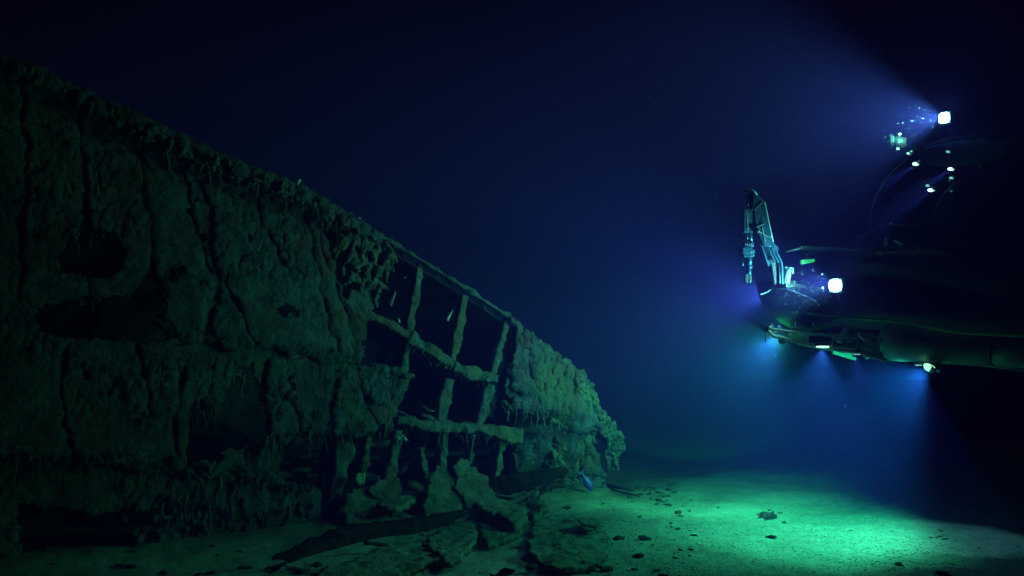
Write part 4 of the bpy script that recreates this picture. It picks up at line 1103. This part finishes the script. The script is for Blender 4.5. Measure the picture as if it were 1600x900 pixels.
# pontoons
def pontoon(x0, x1, topf, botf, dy, nose_=True):
    mb = MB(); st = []
    K = 32
    xs_ = [x0, x0 + 2, x0 + 6, x0 + 14, x0 + 30] + list(np.linspace(x0 + 50, x1 - 20, 8)) + [x1 - 12, x1 - 6, x1 - 2, x1]
    n = len(xs_)
    for i, x in enumerate(xs_):
        e0 = min(1, (x - x0) / 16); e1 = min(1, (x1 - x) / 14)
        k = math.sqrt(max(0.02, 1 - (1 - e0) ** 2)) * math.sqrt(max(0.02, 1 - (1 - e1) ** 2))
        c = A(x, (topf(x) + botf(x)) / 2, dy); hh = (botf(x) - topf(x)) / 2 * PXM * k
        for q in range(K):
            an = 2 * math.pi * q / K; mb.v.append((c.x, c.y + math.cos(an) * hh, c.z + math.sin(an) * hh))
    for i in range(n - 1):
        for q in range(K): q2 = (q + 1) % K; mb.f.append([i * K + q, (i + 1) * K + q, (i + 1) * K + q2, i * K + q2])
    mb.f.append(list(range(K))); mb.f.append([(n - 1) * K + q for q in range(K)][::-1])
    return mb.build('pontoon', M_PONT, sub, True)
tf = lambda x: 506 + (x - 1380) * .10; bf = lambda x: 562 + (x - 1380) * .058
for dy in (-.55, 1.3):
    pontoon(1376, 1542, tf, bf, dy); pontoon(1546, 1960, tf, bf, dy)
mb = MB(); mb.tube([A(1544, 524, -.8), A(1546, 548, -.86), A(1544, 568, -.7)], .04, 10); mb.build('pontoon_strap', M_BLACK, sub, True)
mb = MB(); mb.tube([A(1530, 570, -.6), A(1600, 580, -.6), A(1760, 590, -.6)], .010, 6); mb.build('keel_line', M_WHITE, sub, True)
# skid down lamps
def down_lamp(px, py, dy, power,  tilt=(0, 0, -1), size=70, lens=.035, mat=M_LENS, wid=1.0):
    c = A(px, py, dy); mb = MB(); mb.box(c + Vector((0, 0, .03)), (lens * 2.4 * wid, .10, .06)); b = mb.build('down_lamp', M_DMETAL, sub, False, bevel=.01)
    mb = MB(); mb.box(c + Vector((0, 0, -.004)), (lens * 2 * wid, .07, .014)); mb.build('lens', mat, b, False, bevel=.004)
    big = power > 100
    spot('lamp_beam', c + Vector((0, 0, -.03)), c + Vector((0, 0, -.03)) + Vector(tilt), power, (.12, .95, .90) if big else (.22, .45, 1.0), size, .9 if big else .5, .03, b)
    return b
down_lamp(1209, 525, -.72, 820, (-.30, 1.5, -1), 84, mat=M_LENS2)
down_lamp(1285, 541, -.78, 520, (-.10, 0.1, -1), 96, .05, M_LENS, 1.6)
down_lamp(1339, 553, -.75, P_SKID * .6, (0, 0, -1), 56, .035, M_LENS2)
down_lamp(1435, 570, -.60, P_SKID * .7, (0.05, 0, -1), 62, .035, M_LENS2)
mb = MB(); mb.tube([A(1350, 557, -.78), A(1356, 559, -.78)], .02, 8); mb.build('skid_bumper', M_WHITE, sub, True)
# key lamp under the pontoon: round floodlight that lights the silt
c = A(1452, 575, -.75); d = Vector((-.62, -.30, -.72)).normalized()
mb = MB(); mb.tube([c - d * .02 + Vector((.10, 0, .02)), c + Vector((.04, 0, .01)), c], [.05, .07, .085], 18); kb = mb.build('belly_floodlight', M_DMETAL, sub, True)
mb = MB(); mb.tube([c - d * .01, c + d * .015], [.084, .07], 18); mb.build('lens', M_KEYL, kb, True)
mb = MB(); mb.tube([A(1468, 574, -.75), A(1466, 566, -.6)], .025, 8); mb.box(A(1468, 577, -.75), (.06, .08, .08)); mb.build('lamp_yoke', M_METAL, kb, True)
kp = c + d * .06
spot('floodlight_beam', kp, Vector((2.9, 13.6, 0)), P_KEY, C_KEY, 124, .7, .06, kb)

# floodlight added at the bow of the skid to brighten the silt beyond
c = A(1222, 532, -.2); d = Vector((.06, 1, -.01)).normalized()
mb = MB(); mb.tube([c - d * .10, c], [.05, .06], 14); fb_ = mb.build('added_floodlight', M_DMETAL, sub, True)
mb = MB(); mb.tube([c, c + d * .01], .055, 14); mb.build('lens', M_LENS2, fb_, True)  # lens of the added floodlight
spot('floodlight_beam', c + d * .04, c + d, 2600, (.04, 1.0, .30), 40, .4, .05, fb_)

# ------------------------------------------------------------------ particles adrift in the beams
vv = []; ff = []
def snow(p, s_):
    b = len(vv); 
    for dx, dy, dz in ((1, 0, 0), (-1, 0, 0), (0, 1, 0), (0, -1, 0), (0, 0, 1), (0, 0, -1)): vv.append((p.x + dx * s_, p.y + dy * s_, p.z + dz * s_))
    for q in ((0, 2, 4), (2, 1, 4), (1, 3, 4), (3, 0, 4), (2, 0, 5), (1, 2, 5), (3, 1, 5), (0, 3, 5)): ff.append([b + i for i in q])
def cloud(cx, cy, sx, sy, n, smin=.0015, smax=.0038, dy=0.8):
    for k in range(n): snow(A(random.gauss(cx, sx), random.gauss(cy, sy), -.9 + random.uniform(-dy, dy)), random.uniform(smin, smax) * (2.0 if random.random() < .06 else 1))
cloud(1265, 455, 26, 22, 420, .0018, .0048); cloud(1260, 590, 50, 34, 90, .001, .0024); cloud(1435, 605, 16, 24, 40, .001, .0024); cloud(1435, 205, 26, 24, 220, .0018, .0045); cloud(1150, 430, 40, 40, 60)
for k in range(2600): snow(at(random.gauss(1180, 200), random.uniform(60, 720), random.uniform(6, 18)), random.uniform(.0018, .005))
tag(link_mesh('marine_snow', vv, ff, M_SNOW, None, False), 'fine pale particles adrift in the lamp beams', 'marine snow', kind='stuff')

# ------------------------------------------------------------------ water as haze
mb = MB(); mb.box((0, 12, 3.4), (150, 150, 10.4))
m, nt, b = new_mat('sea_water')
nt.nodes.remove(b)
pv = nt.nodes.new('ShaderNodeVolumePrincipled')
pv.inputs['Color'].default_value = (0.18, 0.092, 0.88, 1)
pv.inputs['Absorption Color'].default_value = (0.0, 0.90, 0.98, 1)
pv.inputs['Density'].default_value = HAZE_D
pv.inputs['Anisotropy'].default_value = 0.1
nt.links.new(pv.outputs[0], nt.nodes['Material Output'].inputs['Volume'])
hz = mb.build('haze', m)
tag(hz, 'dark blue sea water filling the whole scene', 'water', kind='stuff')
